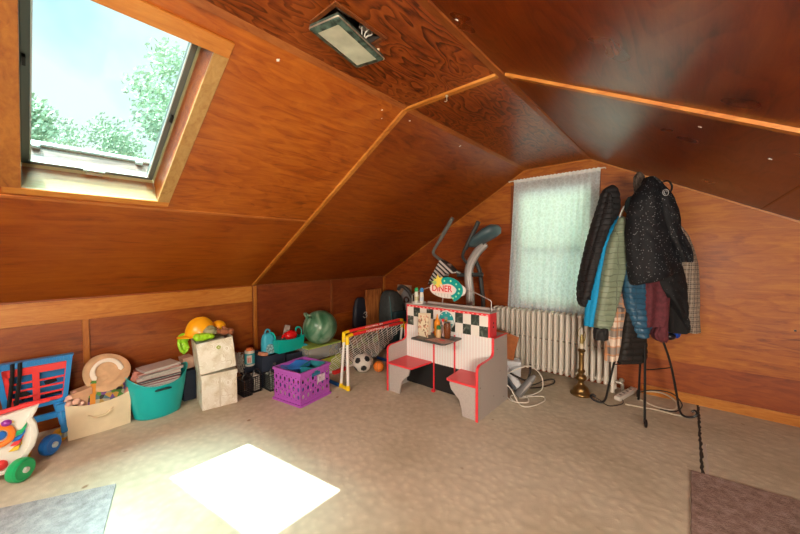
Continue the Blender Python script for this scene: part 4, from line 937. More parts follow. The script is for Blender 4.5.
o = MB().ball((0, 0, .035), .035, 14).box((.02, 0, .06), (.03, .03, .03)).ball((-.01, .035, .06), .02).build('toy_figure', mat('pale_toy', (.72, .62, .44), .5, var=.3, scale=30), loc=(-2.80, 2.70, 0)); tag(o, 'small pale toy figure behind the basketball, against the netting', 'toy')
o = MB().box((0, 0, .02), (.05, .22, .04), rotz(.1)).build('toy_bat', GR_, loc=(-2.90, 2.34, 0), bevel=.01); tag(o, 'red plastic piece on the floor behind the football', 'toy')
o = MB().tube([(0, -.2, .0), (0, .2, .06)], .014, 10).build('plastic_bat', GY_, loc=(-3.01, 2.75, .34)); tag(o, 'yellow plastic stick lying behind the goal net', 'toy bat')
o = MB().span((-.12, -.2, 0), (.12, .2, .32)).build('toy_chest', collage('chest_mix', [(.10, .08, .05), (.25, .30, .12), (.30, .18, .12), (.05, .05, .04), (.20, .12, .08)], 14), loc=(-3.02, 2.75, 0), bevel=.01, smooth=0); tag(o, 'dark patterned low box behind the goal net', 'box')

# board, bag, backpack and vacuum in the corner
o = MB().span((-.012, -.155, 0), (.012, .155, .80)).build('wooden_board', wood('board_brown', (.22, .06, .014), (.44, .145, .035), (.56, .22, .06), 'Z', .45, 8, .15, 3), loc=(-3.45, 3.405, 0), smooth=0, bevel=.003)
tag(o, 'upright brown wooden board standing against the knee wall by the corner', 'board')
bg = thing('dark_bag', 'dark rounded bag with white print standing left of the upright board', 'bag', (-3.49, 3.18, 0))
MB().loft([[Vector((a * .55, b * .75, 0)) * k + Vector((0, 0, z_)) for a, b in rrect(.16, .36, .07)] for z_, k in ((0, .9), (.02, 1), (.40, 1), (.55, .9), (.65, .7), (.70, .4))]).build('body', mat('dark_navy_nylon', (.010, .012, .022), .6), bg, smooth=60)
pr = MB(); pr.tube(spline([(.050, .02, .47), (.050, .05, .49), (.050, .08, .48), (.050, .06, .45), (.050, .085, .44), (.050, .06, .41)]), .006, 6); pr.tube([(.05, .01, .43), (.05, .04, .41)], .005, 6); pr.build('print', mat('print_pale', (.6, .58, .52), .6), bg)
bp_ = thing('backpack', 'large dark teal backpack standing between the board and the play diner', 'backpack', (-3.12, 3.43, 0), radians(0))
r = [[Vector((a, b, 0)) * k + Vector((dx, 0, z_)) for a, b in rrect(.26, .30, .07)] for z_, k, dx in ((0, .85, 0), (.03, 1, 0), (.45, 1.05, 0), (.62, 1, 0), (.72, .85, -.01), (.78, .6, -.03), (.80, .3, -.04))]
MB().loft(r).build('body', mat('backpack_grey', (.045, .055, .055), .7, var=.2), bp_, smooth=60)
r = [[Vector((a, b, 0)) * k + Vector((.145, 0, z_)) for a, b in rrect(.09, .26, .03)] for z_, k in ((.06, .9), (.08, 1), (.50, 1), (.53, .9))]
MB().loft(r).build('front_pocket', mat('backpack_teal', (.008, .035, .045), .65), bp_, smooth=50)
MB().tube(spline([(.10, -.152, .74), (.135, -.15, .5), (.13, -.15, .2)]), .010, 6, flat=.5).build('piping', mat('piping_teal', (.02, .12, .13), .5), bp_)
MB().tube(spline([(-.02, -.15, .30), (.02, -.165, .25), (.10, -.17, .12), (.16, -.16, .05)]), .012, 8).build('shoulder_strap', MATS['backpack_grey'], bp_)
vc = thing('vacuum_cleaner', 'grey upright vacuum cleaner with curved dark hose behind the backpack', 'vacuum cleaner', (-3.06, 3.70, 0))
MB().loft([[Vector((a, b, 0)) * k + Vector((0, 0, z_)) for a, b in rrect(.24, .14, .05)] for z_, k in ((0, 1.1), (.06, 1.15), (.10, 1), (.45, 1), (.60, .95), (.72, .75), (.79, .4))]).build('body', mat('vacuum_grey', (.30, .31, .32), .4), vc, smooth=60)
MB().tube(spline([(-.10, -.08, .80), (-.03, -.09, .85), (.06, -.09, .82), (.13, -.08, .74), (.19, -.07, .62), (.22, -.06, .45), (.22, -.06, .2)]), .026, 12).build('hose', mat('hose_dark', (.06, .06, .06), .5), vc)
MB().tube([(.05 + .038 * cos(a), -.078, .66 + .038 * sin(a)) for a in [2 * pi * k / 20 for k in range(20)]], .012, 8, closed=True).build('dial', mat('dial_brown', (.09, .04, .035), .5), vc)
o = MB().span((-.10, -.01, 0), (.16, .01, .85)).build('hardboard_panel', mat('hardboard', (.46, .33, .22), .7, var=.2), loc=(-3.21, 3.785, 0), smooth=0); tag(o, 'beige panel leaning on the gable wall behind the vacuum cleaner', 'panel')

# ================================================================ play diner
def laminate(name, a, b_, sc=90):
    m, n, l, b = nt(name); tc = n.new('ShaderNodeTexCoord'); no = n.new('ShaderNodeTexNoise'); no.inputs['Scale'].default_value = sc; no.inputs['Detail'].default_value = 2
    l.new(tc.outputs['Object'], no.inputs['Vector']); r = ramp(n, [(.35, a), (.65, b_)]); l.new(no.outputs['Fac'], r.inputs['Fac']); l.new(r.outputs['Color'], b.inputs['Base Color']); b.inputs['Roughness'].default_value = .4
    return m
LAM = laminate('grey_laminate', (.40, .37, .35), (.47, .435, .41), 140)
D_RED = mat('diner_red', (.78, .045, .06), .35)
D_BLK = mat('diner_black', (.012, .012, .013), .5)
D_CHA = laminate('table_charcoal', (.045, .045, .042), (.085, .085, .08))
def stripes():
    m, n, l, b = nt('striped_panel'); tc = n.new('ShaderNodeTexCoord'); w = n.new('ShaderNodeTexWave'); w.inputs['Scale'].default_value = 11.0; w.bands_direction = 'X'
    l.new(tc.outputs['Object'], w.inputs['Vector']); r = ramp(n, [(.0, (.70, .50, .48)), (.08, (.82, .84, .84)), (.45, (.84, .86, .85)), (.58, (.34, .35, .34)), (.72, (.84, .86, .85)), (1, (.82, .84, .83))])
    l.new(w.outputs['Fac'], r.inputs['Fac']); l.new(r.outputs['Color'], b.inputs['Base Color']); b.inputs['Roughness'].default_value = .4; return m
def checks():
    m, n, l, b = nt('checker_panel'); tc = n.new('ShaderNodeTexCoord'); mp = n.new('ShaderNodeMapping'); mp.inputs['Location'].default_value = (.448 / .0794, .5, -.60 / .09 + 1); mp.inputs['Scale'].default_value = (1 / .0794, .01, 1 / .09)
    mp.vector_type = 'POINT'; c = n.new('ShaderNodeTexChecker'); c.inputs['Scale'].default_value = 1.0
    l.new(tc.outputs['Object'], mp.inputs['Vector']); l.new(mp.outputs[0], c.inputs['Vector'])
    no = n.new('ShaderNodeTexNoise'); no.inputs['Scale'].default_value = 22; no.inputs['Detail'].default_value = 6; no.inputs['Distortion'].default_value = 1; l.new(tc.outputs['Object'], no.inputs['Vector'])
    r = ramp(n, [(.45, (.02, .035, .03)), (.62, (.09, .12, .10)), (.7, (.3, .33, .3))]); l.new(no.outputs['Fac'], r.inputs['Fac'])
    l.new(r.outputs['Color'], c.inputs['Color1']); c.inputs['Color2'].default_value = (.78, .77, .72, 1); l.new(c.outputs['Color'], b.inputs['Base Color']); b.inputs['Roughness'].default_value = .35; return m
DN = thing('play_diner', 'childrens wooden play diner with two red benches, checkered front and grey sides', 'play diner', (-1.68, 2.58, 0))
prof = [(-.275, 0), (-.275, .395), (-.266, .420), (-.240, .436), (-.05, .446), (-.015, .458), (0, .485), (0, .597), (.262, .597), (.290, 0)]
for s in (-1, 1):
    x0 = s * .47 - .009
    MB().prism(prof, (x0, 0, 0), (0, 1, 0), (0, 0, 1), (.018, 0, 0)).build('side_panel', LAM, DN, smooth=0)
    e = MB()
    for (a, b_), (c, d_) in zip(prof[:8], prof[1:9]):
        p, q = Vector((0, a, b_)), Vector((0, c, d_)); t = (q - p).normalized(); nn = Vector((0, -t.z, t.y)) * .003
        e.add([Vector((x0 + dx, 0, 0)) + r_ for dx in (-.0015, .0195) for r_ in (p - nn * .6 - t * .002, q - nn * .6 + t * .002, q + nn + t * .002, p + nn - t * .002)], [(0, 1, 2, 3), (7, 6, 5, 4), (0, 4, 5, 1), (1, 5, 6, 2), (2, 6, 7, 3), (3, 7, 4, 0)])
    e.build('edge_banding', D_RED, DN, smooth=0)
for z_, y in ((.50, .06), (.30, .12), (.12, .0), (.05, .2), (.26, -.24)):
    MB().lathe([(.001, 0), (.004, 0), (.004, .0015), (.001, .0015)], (.4795, y, z_), 10, roty(pi / 2)).build('screw', D_BLK, DN)
def bench(s):
    if s < 0: leg = [(-.458, 0), (-.335, 0), (-.325, .06), (-.305, .125), (-.262, .165), (-.228, .195), (-.215, .235), (-.215, .262), (-.458, .262)]; seat = [(-.460, -.282), (-.195, -.282), (-.178, -.268), (-.150, 0), (-.460, 0)]
    else: leg = [(.458, 0), (.335, 0), (.325, .06), (.305, .125), (.262, .165), (.228, .195), (.215, .235), (.215, .262), (.458, .262)]; seat = [(.460, -.282), (.205, -.282), (.188, -.268), (.165, 0), (.460, 0)]
    MB().prism(leg, (0, -.262, 0), (1, 0, 0), (0, 0, 1), (0, .016, 0)).build('bench_leg', LAM, DN, smooth=0)
    MB().prism(seat, (0, 0, .263), (1, 0, 0), (0, 1, 0), (0, 0, .017)).build('bench_seat', D_RED, DN, smooth=0, bevel=.002)
bench(-1); bench(1)
MB().span((-.46, .001, .270), (.46, .012, .600)).build('striped_back', stripes(), DN, smooth=0)
MB().span((-.46, .001, .020), (.46, .012, .270)).build('lower_back', D_BLK, DN, smooth=0)
for x in (-.122, .105): MB().span((x - .0045, -.012, 0 if x < 0 else .20), (x + .0045, .001, .575)).build('divider', D_RED, DN, smooth=0)
MB().span((-.135, -.03, 0), (-.105, -.002, .022)).build('divider_foot', D_RED, DN, smooth=0)
MB().prism([(-.175, -.285), (.150, -.285), (.175, -.26), (.175, 0), (-.175, 0)], (0, 0, .544), (1, 0, 0), (0, 1, 0), (0, 0, .016)).build('table', D_CHA, DN, smooth=0, bevel=.002)
UB = MB().span((-.462, .002, .580), (.440, .135, .800)).build('sign_box', D_RED, DN, smooth=0, bevel=.002)
MB().span((-.448, -.002, .600), (.425, .004, .780)).build('checker_panel', checks(), UB, smooth=0)
for z_ in (.788, .591):
    for i in range(20): MB().span((-.43 + i * .044, -.0008, z_ - .0022), (-.412 + i * .044, .004, z_ + .0022)).build('white_dash', mat('dash_white', (.85, .72, .68), .5), UB, smooth=0)
for z_ in (.68, .715): MB().lathe([(.001, 0), (.008, 0), (.008, .002), (.001, .002)], (.4405, .07, z_), 12, roty(pi / 2)).build('screw', D_BLK, UB)
MB().span((-.466, .0, .8005), (.446, .165, .812)).build('top_board', LAM, DN, smooth=0, bevel=.001)
MB().span((-.461, .137, .585), (.461, .262, .597)).build('counter', LAM, DN, smooth=0)
MB().span((-.30, .140, .812), (.42, .160, .828)).build('rear_ledge', mat('ledge_grey', (.42, .38, .36), .5), DN, smooth=0)
# round emblem on the checkered front
EM = MB().lathe([(.001, 0), (.088, 0), (.088, .004), (.001, .004)], (.017, -.003, .700), 40, rotx(pi / 2)).build('round_emblem', mat('emblem_white', (.72, .78, .76), .3), DN, smooth=30)
MB().lathe([(.052, .004), (.078, .004), (.078, .0055), (.052, .0055)], (.017, -.003, .700), 40, rotx(pi / 2)).build('emblem_ring', mat('emblem_teal', (.02, .33, .36), .3), EM, smooth=30)
MB().span((-.058, -.0100, .672), (.092, -.0088, .702)).build('emblem_band', MATS['emblem_white'], EM, smooth=0)
MB().span((.001, -.0105, .705), (.034, -.0098, .730)).build('emblem_centre', mat('emblem_grey', (.25, .33, .33), .4), EM, smooth=0)
MB().lathe([(.001, .0), (.012, .0), (.012, .0015), (.001, .0015)], (.017, -.0098, .696), 16, rotx(pi / 2)).build('emblem_dot', mat('emblem_gold', (.75, .50, .05), .4), EM)
for a in range(8):
    t = 2 * pi * a / 8; MB().box((.017 + .066 * cos(t), -.0092, .700 + .066 * sin(t)), (.012, .001, .012), roty(-t)).build('emblem_mark', MATS['emblem_white'], EM, smooth=0)
# wire arch and the oval sign
MB().tube(spline([(-.452, .08, .812), (-.452, .08, .885)], 2) + spline([(-.44, .08, .892), (-.33, .08, .945), (-.2, .08, .985), (0, .08, .999), (.17, .08, .99), (.29, .08, .95), (.405, .08, .905)], 6)[0:] + [Vector((.415, .08, .895)), Vector((.416, .08, .812))], .0042, 8).build('wire_arch', mat('wire_grey', (.52, .50, .48), .35, .6), DN)
MB().tube([(-.095, .09, .812), (-.078, .085, .90)], .005, 8).build('sign_stay', MATS['wire_grey'], DN)
SG = MB().prism([(.197 * cos(t) * (1 if abs(cos(t)) < .9 else 1), .083 * sin(t)) for t in [2 * pi * k / 48 for k in range(48)]], (-.022, .064, .972), (1, 0, .0), (0, 0, 1), (0, .012, 0)).build('oval_sign', mat('sign_white', (.76, .73, .70), .35), DN, smooth=0)
for i in range(11):
    x = -.16 + i * .034
    if abs(x) < .19: hgt = .075 * sqrt(max(0, 1 - (x / .197) ** 2)); MB().span((-.022 + x - .0035, .0625, .972 - hgt), (-.022 + x + .0035, .0645, .930)).build('sign_stripe', mat('stripe_grey', (.55, .52, .50), .5), SG, smooth=0)
MB().prism(rrect(.262, .082, .03), (-.082, .0632, .976), (1, 0, 0), (0, 0, 1), (0, .004, 0)).build('sign_panel', mat('sign_pink', (.85, .70, .66), .4), SG, smooth=0)
ark = MB(); pts = spline([(-.075, 0, 1.045), (.0, 0, 1.058), (.075, 0, 1.035), (.118, 0, .985), (.100, 0, .930), (.045, 0, .893)], 6)
ri = [];
for i, p in enumerate(pts):
    a = pts[max(i - 1, 0)]; c = pts[min(i + 1, len(pts) - 1)]; t = (c - a).normalized(); nn = Vector((t.z, 0, -t.x)) * .031
    ri.append([p + nn + Vector((0, .052, 0)), p - nn + Vector((0, .052, 0)), p - nn + Vector((0, .064, 0)), p + nn + Vector((0, .064, 0))])
ark.loft(ri); A = ark.build('sign_arrow', mat('sign_teal', (.0, .34, .32), .35), SG, smooth=0)
for k in (3, 8, 13, 18, 22, 26, 29): MB().ball(pts[k] + Vector((0, .052, 0)), .0095, 12, s=(1, .5, 1)).build('sign_bulb', mat('bulb_green', (.45, .85, .42), .3), A)
st = [(.058 * (1 if k % 2 == 0 else .45) * cos(pi / 2 + pi * k / 5 + .25), .058 * (1 if k % 2 == 0 else .45) * sin(pi / 2 + pi * k / 5 + .25)) for k in range(10)]
MB().prism(st, (-.108, .048, 1.055), (1, 0, 0), (0, 0, 1), (0, .010, 0)).build('sign_star', mat('star_yellow', (.85, .70, .10), .4), SG, smooth=0)
MB().prism([(a * .75, b_ * .75) for a, b_ in st], (-.150, .052, 1.035), (1, 0, 0), (0, 0, 1), (0, .008, 0)).build('sign_star', mat('star_green', (.40, .62, .22), .4), SG, smooth=0)
MB().prism([(a * .6, b_ * .6) for a, b_ in st], (-.115, .050, 1.012), (1, 0, 0), (0, 0, 1), (0, .009, 0)).build('sign_star', MATS['star_yellow'], SG, smooth=0)
text_mesh('DINER', .085, mat('sign_red', (.72, .02, .04), .4), 'sign_lettering', SG, (-.078, .061, .976), (pi / 2, 0, 0), .0015, .92)

# things on the diner
TR = thing('shaker_tray', 'small round white tray on the left end of the diner top', 'tray', (-2.045, 2.655, .8125))
MB().lathe([(.002, .0), (.066, 0), (.072, .012), (.069, .012), (.064, .004), (.002, .004)], n=32).build('plate', WHT, TR, smooth=50)
for i, (x, c, nm) in enumerate(((-2.072, P_GREEN, 'green'), (-2.006, P_BLUE2, 'blue'))):
    o = thing('shaker_bottle', 'white toy shaker bottle with %s cap on the diner top' % nm, 'bottle', (x + .0, 2.655, .8172), 0, 'shaker bottles on the diner top')
    MB().lathe([(.002, 0), (.019, 0), (.021, .01), (.021, .07), (.017, .105), (.013, .112), (.002, .112)], n=22).build('body', mat('shaker_white', (.74, .74, .66), .35), o, smooth=50)
    MB().lathe([(.0213, .02), (.0215, .02), (.0215, .06), (.0213, .06)], n=22).build('label_band', mat('band_%d' % i, ((.55, .50, .30), (.55, .62, .70))[i], .4), o)
    MB().lathe([(.002, .110), (.018, .110), (.019, .135), (.014, .148), (.002, .150)], n=20).build('cap', c, o, smooth=50)
zt = .5605
MU = thing('menu_card', 'folded cream menu card with food pictures standing on the diner table', 'menu', (-1.800, 2.43, zt), radians(8))
mc = collage('menu_print', [(.74, .66, .48), (.76, .68, .50), (.74, .66, .48), (.62, .30, .20), (.76, .70, .52), (.74, .66, .48), (.30, .16, .09), (.75, .67, .49), (.74, .66, .48)], 60)
MB().add([(-.062, -.018, 0), (.058, -.052, 0), (.060, -.050, .195), (-.062, -.012, .205), (-.061, -.015, 0), (.059, -.049, 0), (.061, -.047, .195), (-.061, -.009, .205)], [(0, 1, 2, 3), (7, 6, 5, 4), (0, 4, 5, 1), (1, 5, 6, 2), (2, 6, 7, 3), (3, 7, 4, 0)]).build('front_leaf', mc, MU, smooth=0)
MB().add([(-.062, -.014, 0), (.03, .055, 0), (.03, .055, .200), (-.062, -.008, .205), (-.063, -.012, 0), (.029, .058, 0), (.029, .058, .200), (-.063, -.006, .205)], [(0, 1, 2, 3), (7, 6, 5, 4), (0, 4, 5, 1), (1, 5, 6, 2), (2, 6, 7, 3), (3, 7, 4, 0)]).build('back_leaf', mat('menu_back', (.70, .60, .42), .5), MU, smooth=0)
SQ = thing('squeeze_bottle', 'orange toy squeeze bottle behind the menu card', 'bottle', (-1.722, 2.515, zt))
MB().lathe([(.002, 0), (.026, 0), (.028, .01), (.028, .115), (.022, .138), (.012, .146), (.002, .146)], n=24).build('body', mat('squeeze_orange', (.80, .26, .01), .35), SQ, smooth=50)
MB().lathe([(.002, .146), (.014, .146), (.010, .16), (.004, .195), (.001, .196)], n=16).build('nozzle', MATS['squeeze_orange'], SQ, smooth=50)
GB = thing('sauce_bottle', 'small toy bottle with green cap in front of the orange bottle', 'bottle', (-1.672, 2.462, zt))
MB().lathe([(.002, 0), (.022, 0), (.024, .01), (.024, .055), (.015, .075), (.002, .076)], n=20).build('body', mat('sauce_tan', (.62, .42, .20), .4), GB, smooth=50)
MB().lathe([(.0155, .072), (.016, .072), (.021, .085), (.019, .10), (.006, .108), (.001, .108)], n=16).build('cap', mat('cap_dark_green', (.01, .16, .04), .4), GB, smooth=50)
CU = thing('soda_cup', 'brown toy cola glass with clear rim on the diner table', 'cup', (-1.598, 2.49, zt))
MB().lathe([(.002, 0), (.026, 0), (.028, .02), (.033, .08), (.030, .12), (.024, .138), (.002, .140)], n=24).build('body', mat('cola_brown', (.17, .045, .012), .25), CU, smooth=50)
MB().lathe([(.029, .0), (.033, .0), (.037, .085), (.034, .15), (.033, .15), (.034, .085)], n=24).build('glass', glass('cup_glass', (.93, .93, .92)), CU, smooth=50)
o = MB().ball((0, 0, .018), .018, 16).tube([(0, 0, .018), (0, 0, .11)], .009, 10).ball((0, 0, .122), .018, 14).build('toy_lollipop', mat('toy_clear_pink', (.70, .50, .48), .3), loc=(-1.648, 2.505, zt)); tag(o, 'pale toy stirrer with rounded top beside the cola glass', 'toy')
o = MB().ball((0, 0, 0), .014, 14).build('toy_cherry', P_RED, loc=(-1.648, 2.500, zt + .150)); tag(o, 'red toy cherry ball between the orange bottle and the cola glass', 'toy cherry')
o = MB().prism([(-.11, -.055), (.10, -.075), (.12, .055), (-.06, .07)], (0, 0, 0), (1, 0, 0), (0, 1, 0), (0, 0, .0015)).build('place_mat', mat('mat_pink', (.58, .38, .33), .6, var=.35, scale=50), loc=(-1.605, 2.375, zt), smooth=0); tag(o, 'pinkish paper place mat at the front of the diner table', 'place mat')
o = MB().prism([(.02 * cos(t) * 1.6, .02 * sin(t) * .8) for t in [2 * pi * k / 14 for k in range(14)]], (0, 0, 0), (1, 0, 0), (0, 1, 0), (0, 0, .001)).build('paper_disc', P_RED, loc=(-1.585, 2.385, zt + .002), smooth=0); tag(o, 'small red paper oval lying on the pink place mat', 'paper')

# elliptical trainer behind the diner
EG = mat('trainer_grey', (.40, .40, .39), .4, .2); ED = mat('trainer_dark', (.035, .04, .04), .5)
EL = thing('elliptical_trainer', 'grey elliptical exercise machine standing behind the play diner', 'exercise machine', (-1.90, 3.38, 0))
def E_(x, z_, y=0): return Vector((x + 1.90, y, z_))
def smoothtube(P, r, k=6, **kw): q = spline(P, k); return q
cl_ = spline([E_(-1.86, .05), E_(-1.86, .5), E_(-1.865, .84), E_(-1.885, 1.05), E_(-1.865, 1.18), E_(-1.79, 1.31), E_(-1.69, 1.41)], 6)
MB().tube(cl_, .058, 14, flat=.8).build('column', EG, EL)
MB().tube([p + Vector((.036, -.03, 0)) for p in cl_[6:]], .018, 8).build('column_trim', mat('trainer_silver', (.58, .58, .57), .3, .4), EL)
cs = MB(); rr_ = []
for f, w in ((0, .025), (.10, .06), (.35, .085), (.65, .10), (.9, .09), (1, .045)):
    c = E_(-1.865, 1.395, -.02).lerp(E_(-1.525, 1.585, -.02), f); up = Vector((-.49, 0, .87))
    rr_.append([c + up * (w * .72 * sin(t)) + Vector((0, 1, 0)) * (w * 1.5 * cos(t)) for t in [2 * pi * k / 20 for k in range(20)]])
CO = cs.loft(rr_).build('console', mat('console_teal', (.06, .11, .13), .4), EL, smooth=60)
MB().ball(E_(-1.60, 1.56, -.12), .035, 14, s=(1, .5, .8)).build('display', mat('display_glass', (.10, .20, .20), .15), CO)
MB().tube([E_(-1.87, 1.36, -.10), E_(-1.712, 1.655, -.10)], .024, 10).build('hand_grip', ED, EL)
MB().tube(spline([E_(-1.875, 1.37, -.10), E_(-1.92, 1.27, -.07), E_(-1.87, 1.18, -.02)], 5), .017, 10).build('grip_arm', ED, EL)
MB().tube([E_(-1.87, 1.27, .10), E_(-1.80, 1.12, .10), E_(-1.775, .95, .10), E_(-1.755, .78, .10), E_(-1.74, .4, .10), E_(-1.72, .1, .10)], .024, 10).build('link_arm', ED, EL)
MB().tube([E_(-2.02, 1.062, -.02), E_(-1.72, 1.075, .02)], .024, 10).build('pivot_bar', ED, EL)
MB().tube([E_(-2.066, 1.712, -.06), E_(-2.21, 1.51, -.06)] + spline([E_(-2.31, 1.375, -.06), E_(-2.332, 1.32, -.06), E_(-2.29, 1.275, -.06), E_(-2.18, 1.21, -.06), E_(-2.08, 1.13, -.06), E_(-1.98, 1.08, -.02)], 6), .0185, 10).build('moving_handlebar', mat('bar_grey', (.16, .17, .16), .4, .4), EL)
MB().tube([E_(-2.060, 1.720, -.06), E_(-2.245, 1.462, -.06)], .0235, 10).build('foam_grip', mat('foam_grey', (.13, .14, .13), .7), EL)
MB().loft([[Vector((a, b_, 0)) * k + Vector((-.02, 0, z_)) for a, b_ in rrect(.62, .20, .06)] for z_, k in ((.02, 1), (.10, 1), (.42, .92), (.52, .7), (.56, .4))]).build('flywheel_housing', EG, EL, smooth=60)
MB().span((-.50, -.16, 0), (-.44, .16, .05)).build('foot_bar', ED, EL, bevel=.01); MB().span((.40, -.16, 0), (.46, .16, .05)).build('foot_bar', ED, EL, bevel=.01)
MB().span((-.47, -.03, .02), (.43, .03, .07)).build('base_rail', ED, EL, bevel=.005)
def strp():
    m, n, l, b = nt('black_white_stripe'); tc = n.new('ShaderNodeTexCoord'); mp = n.new('ShaderNodeMapping'); mp.inputs['Rotation'].default_value = (0, radians(52), 0)
    w = n.new('ShaderNodeTexWave'); w.inputs['Scale'].default_value = 7; w.inputs['Distortion'].default_value = .8; w.inputs['Detail'].default_value = 1; l.new(tc.outputs['Object'], mp.inputs['Vector']); l.new(mp.outputs[0], w.inputs['Vector'])
    r = ramp(n, [(.40, (.03, .025, .025)), (.52, (.62, .58, .55))]); l.new(w.outputs['Fac'], r.inputs['Fac']); l.new(r.outputs['Color'], b.inputs['Base Color']); b.inputs['Roughness'].default_value = .7; return m
o = MB().prism([(-.18, .24), (-.08, .19), (.005, .12), (.0, .085), (-.10, .075), (-.14, .01), (-.32, -.02), (-.36, -.07), (-.33, .0), (-.27, .10)], (0, -.05, 0), (1, 0, 0), (0, 0, 1), (0, .10, 0)).build('striped_cloth', strp(), loc=(-2.02, 3.31, 1.0), bevel=.012, smooth=40)
tag(o, 'black and white striped cloth draped over the elliptical trainer handlebar', 'cloth')

# ================================================================ curtain, rod, radiator
def lace():
    m, n, l, b = nt('lace'); n.remove(b); tc = n.new('ShaderNodeTexCoord')
    d_ = n.new('ShaderNodeBsdfDiffuse'); t = n.new('ShaderNodeBsdfTranslucent'); tr_ = n.new('ShaderNodeBsdfTransparent')
    for q in (d_, t): q.inputs[0].default_value = (.84, .95, 1.0, 1)
    v = n.new('ShaderNodeTexVoronoi'); v.feature = 'DISTANCE_TO_EDGE'; v.inputs['Scale'].default_value = 26; l.new(tc.outputs['Object'], v.inputs['Vector'])
    no = n.new('ShaderNodeTexNoise'); no.inputs['Scale'].default_value = 40; no.inputs['Detail'].default_value = 3; l.new(tc.outputs['Object'], no.inputs['Vector'])
    a = n.new('ShaderNodeMath'); a.operation = 'MULTIPLY_ADD'; a.inputs[1].default_value = 1.4; l.new(v.outputs['Distance'], a.inputs[0])
    k = n.new('ShaderNodeMath'); k.operation = 'MULTIPLY'; k.inputs[1].default_value = .5; l.new(no.outputs['Fac'], k.inputs[0]); l.new(k.outputs[0], a.inputs[2])
    r = ramp(n, [(.20, (.94, .94, .94)), (.50, (.76, .76, .76))]); l.new(a.outputs[0], r.inputs['Fac'])
    m1 = n.new('ShaderNodeMixShader'); m1.inputs[0].default_value = .45; l.new(d_.outputs[0], m1.inputs[1]); l.new(t.outputs[0], m1.inputs[2])
    m2 = n.new('ShaderNodeMixShader'); l.new(r.outputs['Color'], m2.inputs[0]); l.new(tr_.outputs[0], m2.inputs[1]); l.new(m1.outputs[0], m2.inputs[2]); l.new(m2.outputs[0], n['Material Output'].inputs[0]); return m
LACE = lace()
CT = thing('lace_curtain', 'sheer white lace curtain hanging in front of the gable window', 'curtain', (-1.089, 3.765, 2.13))
c = MB(); rings = []
NX = 140
for j in range(30):
    f = j / 29; z_ = .0 - 1.47 * f; ww = .427 + .008 * f; sh = -.058 * f - .002; row = []
    for i in range(NX + 1):
        u = i / NX; ph = 2 * pi * (u * 13 + .35 * sin(u * 9))
        amp = .006 + .007 * f
        y = amp * sin(ph) + .006 * sin(u * 31 + 2) * f - .012 * exp if False else amp * sin(ph) + .007 * sin(u * 17 + 2 + f) * f
        row.append(Vector((-ww + 2 * ww * u + sh + (.004 * sin(ph * 2)), y - .004, z_ + (.03 * (u - .5) * f) * -.2)))
    rings.append(row)
c.loft(rings, closed=False, caps=False); q = c.build('cloth', LACE, CT, smooth=80, recalc=False)
c = MB(); hd_ = []
for j in range(4):
    z_ = .012 - .012 * j; row = []
    for i in range(NX + 1):
        u = i / NX; row.append(Vector((-.430 + .860 * u, -.013 + .004 * sin(u * 120), z_ + .003 * sin(u * 150))))
    hd_.append(row)
c.loft(hd_, closed=False, caps=False); c.build('rod_pocket', mat('curtain_header', (.74, .78, .76), .8), CT, smooth=80, recalc=False)
RD = thing('curtain_rod', 'thin white curtain rod above the gable window', 'curtain rod', (-1.11, 3.765, 2.135))
MB().tube([(-.475, 0, 0), (.485, 0, 0)], .006, 8).build('rod', mat('rod_white', (.72, .68, .60), .4), RD)
for s in (-.475, .485): MB().tube([(s, 0, 0), (s, .036, 0)], .006, 8).build('bracket', mat('rod_white', (.72, .68, .60), .4), RD)
# venetian blind behind the lace
BL = thing('window_blind', 'pale green venetian blind behind the lace curtain', 'blind', (-1.12, 3.822, 1.98))
b = MB()
for i in range(60):
    z_ = -.02 - i * .020; b.box((0, 0, z_), (.70, .022, .0012), rotx(-.75))
bm_, bn, bl_, bb_ = nt('blind_slat'); bb_.inputs['Base Color'].default_value = (.82, .87, .74, 1); bb_.inputs['Roughness'].default_value = .5
btr = bn.new('ShaderNodeBsdfTranslucent'); btr.inputs[0].default_value = (.86, .90, .78, 1); bmx = bn.new('ShaderNodeMixShader'); bmx.inputs[0].default_value = .55
bl_.new(bb_.outputs[0], bmx.inputs[1]); bl_.new(btr.outputs[0], bmx.inputs[2]); bl_.new(bmx.outputs[0], bn['Material Output'].inputs[0])
b.build('slats', bm_, BL, smooth=0)
MB().span((-.36, -.015, 0), (.36, .015, .035)).build('head_rail', WHT, BL, smooth=0)
MB().span((-.35, -.012, -1.235), (.35, .012, -1.222)).build('bottom_rail', WHT, BL, smooth=0)

RADM = mat('radiator_paint', (.78, .74, .65), .45, var=.03, scale=12)
RA = thing('radiator', 'old cream-painted column radiator below the gable window', 'radiator', (-1.105, 3.70, 0))
proto = None
for i in range(22):
    x = -.595 + i * .0567
    if proto is None:
        s = MB()
        for y in (-.072, 0, .072): s.tube([(0, y, .075), (0, y, .67)], .0155, 10)
        s.tube(spline([(0, -.072, .655), (0, -.06, .676), (0, 0, .682), (0, .06, .676), (0, .072, .655)], 4), .0165, 10)
        s.tube(spline([(0, -.072, .09), (0, -.06, .074), (0, 0, .07), (0, .06, .074), (0, .072, .09)], 4), .0185, 10)
        proto = s.build('column_section', RADM, RA, smooth=60); o = proto
    else: o = proto.copy(); COL.objects.link(o); o.parent = RA
    o.location = (x, 0, 0)
for z_, r_ in ((.665, .013), (.085, .016), (.40, .006)):
    MB().tube([(-.60, .0 if z_ != .40 else -.05, z_), (.605, .0 if z_ != .40 else -.05, z_)], r_, 10).build('tie_rod', RADM if z_ != .40 else mat('tie_dark', (.30, .26, .2), .6), RA)
for x in (-.595, .5957):
    for y in (-.06, .06): MB().lathe([(.002, 0), (.020, 0), (.016, .03), (.013, .08), (.002, .08)], (x, y, 0), 12).build('foot', RADM, RA)
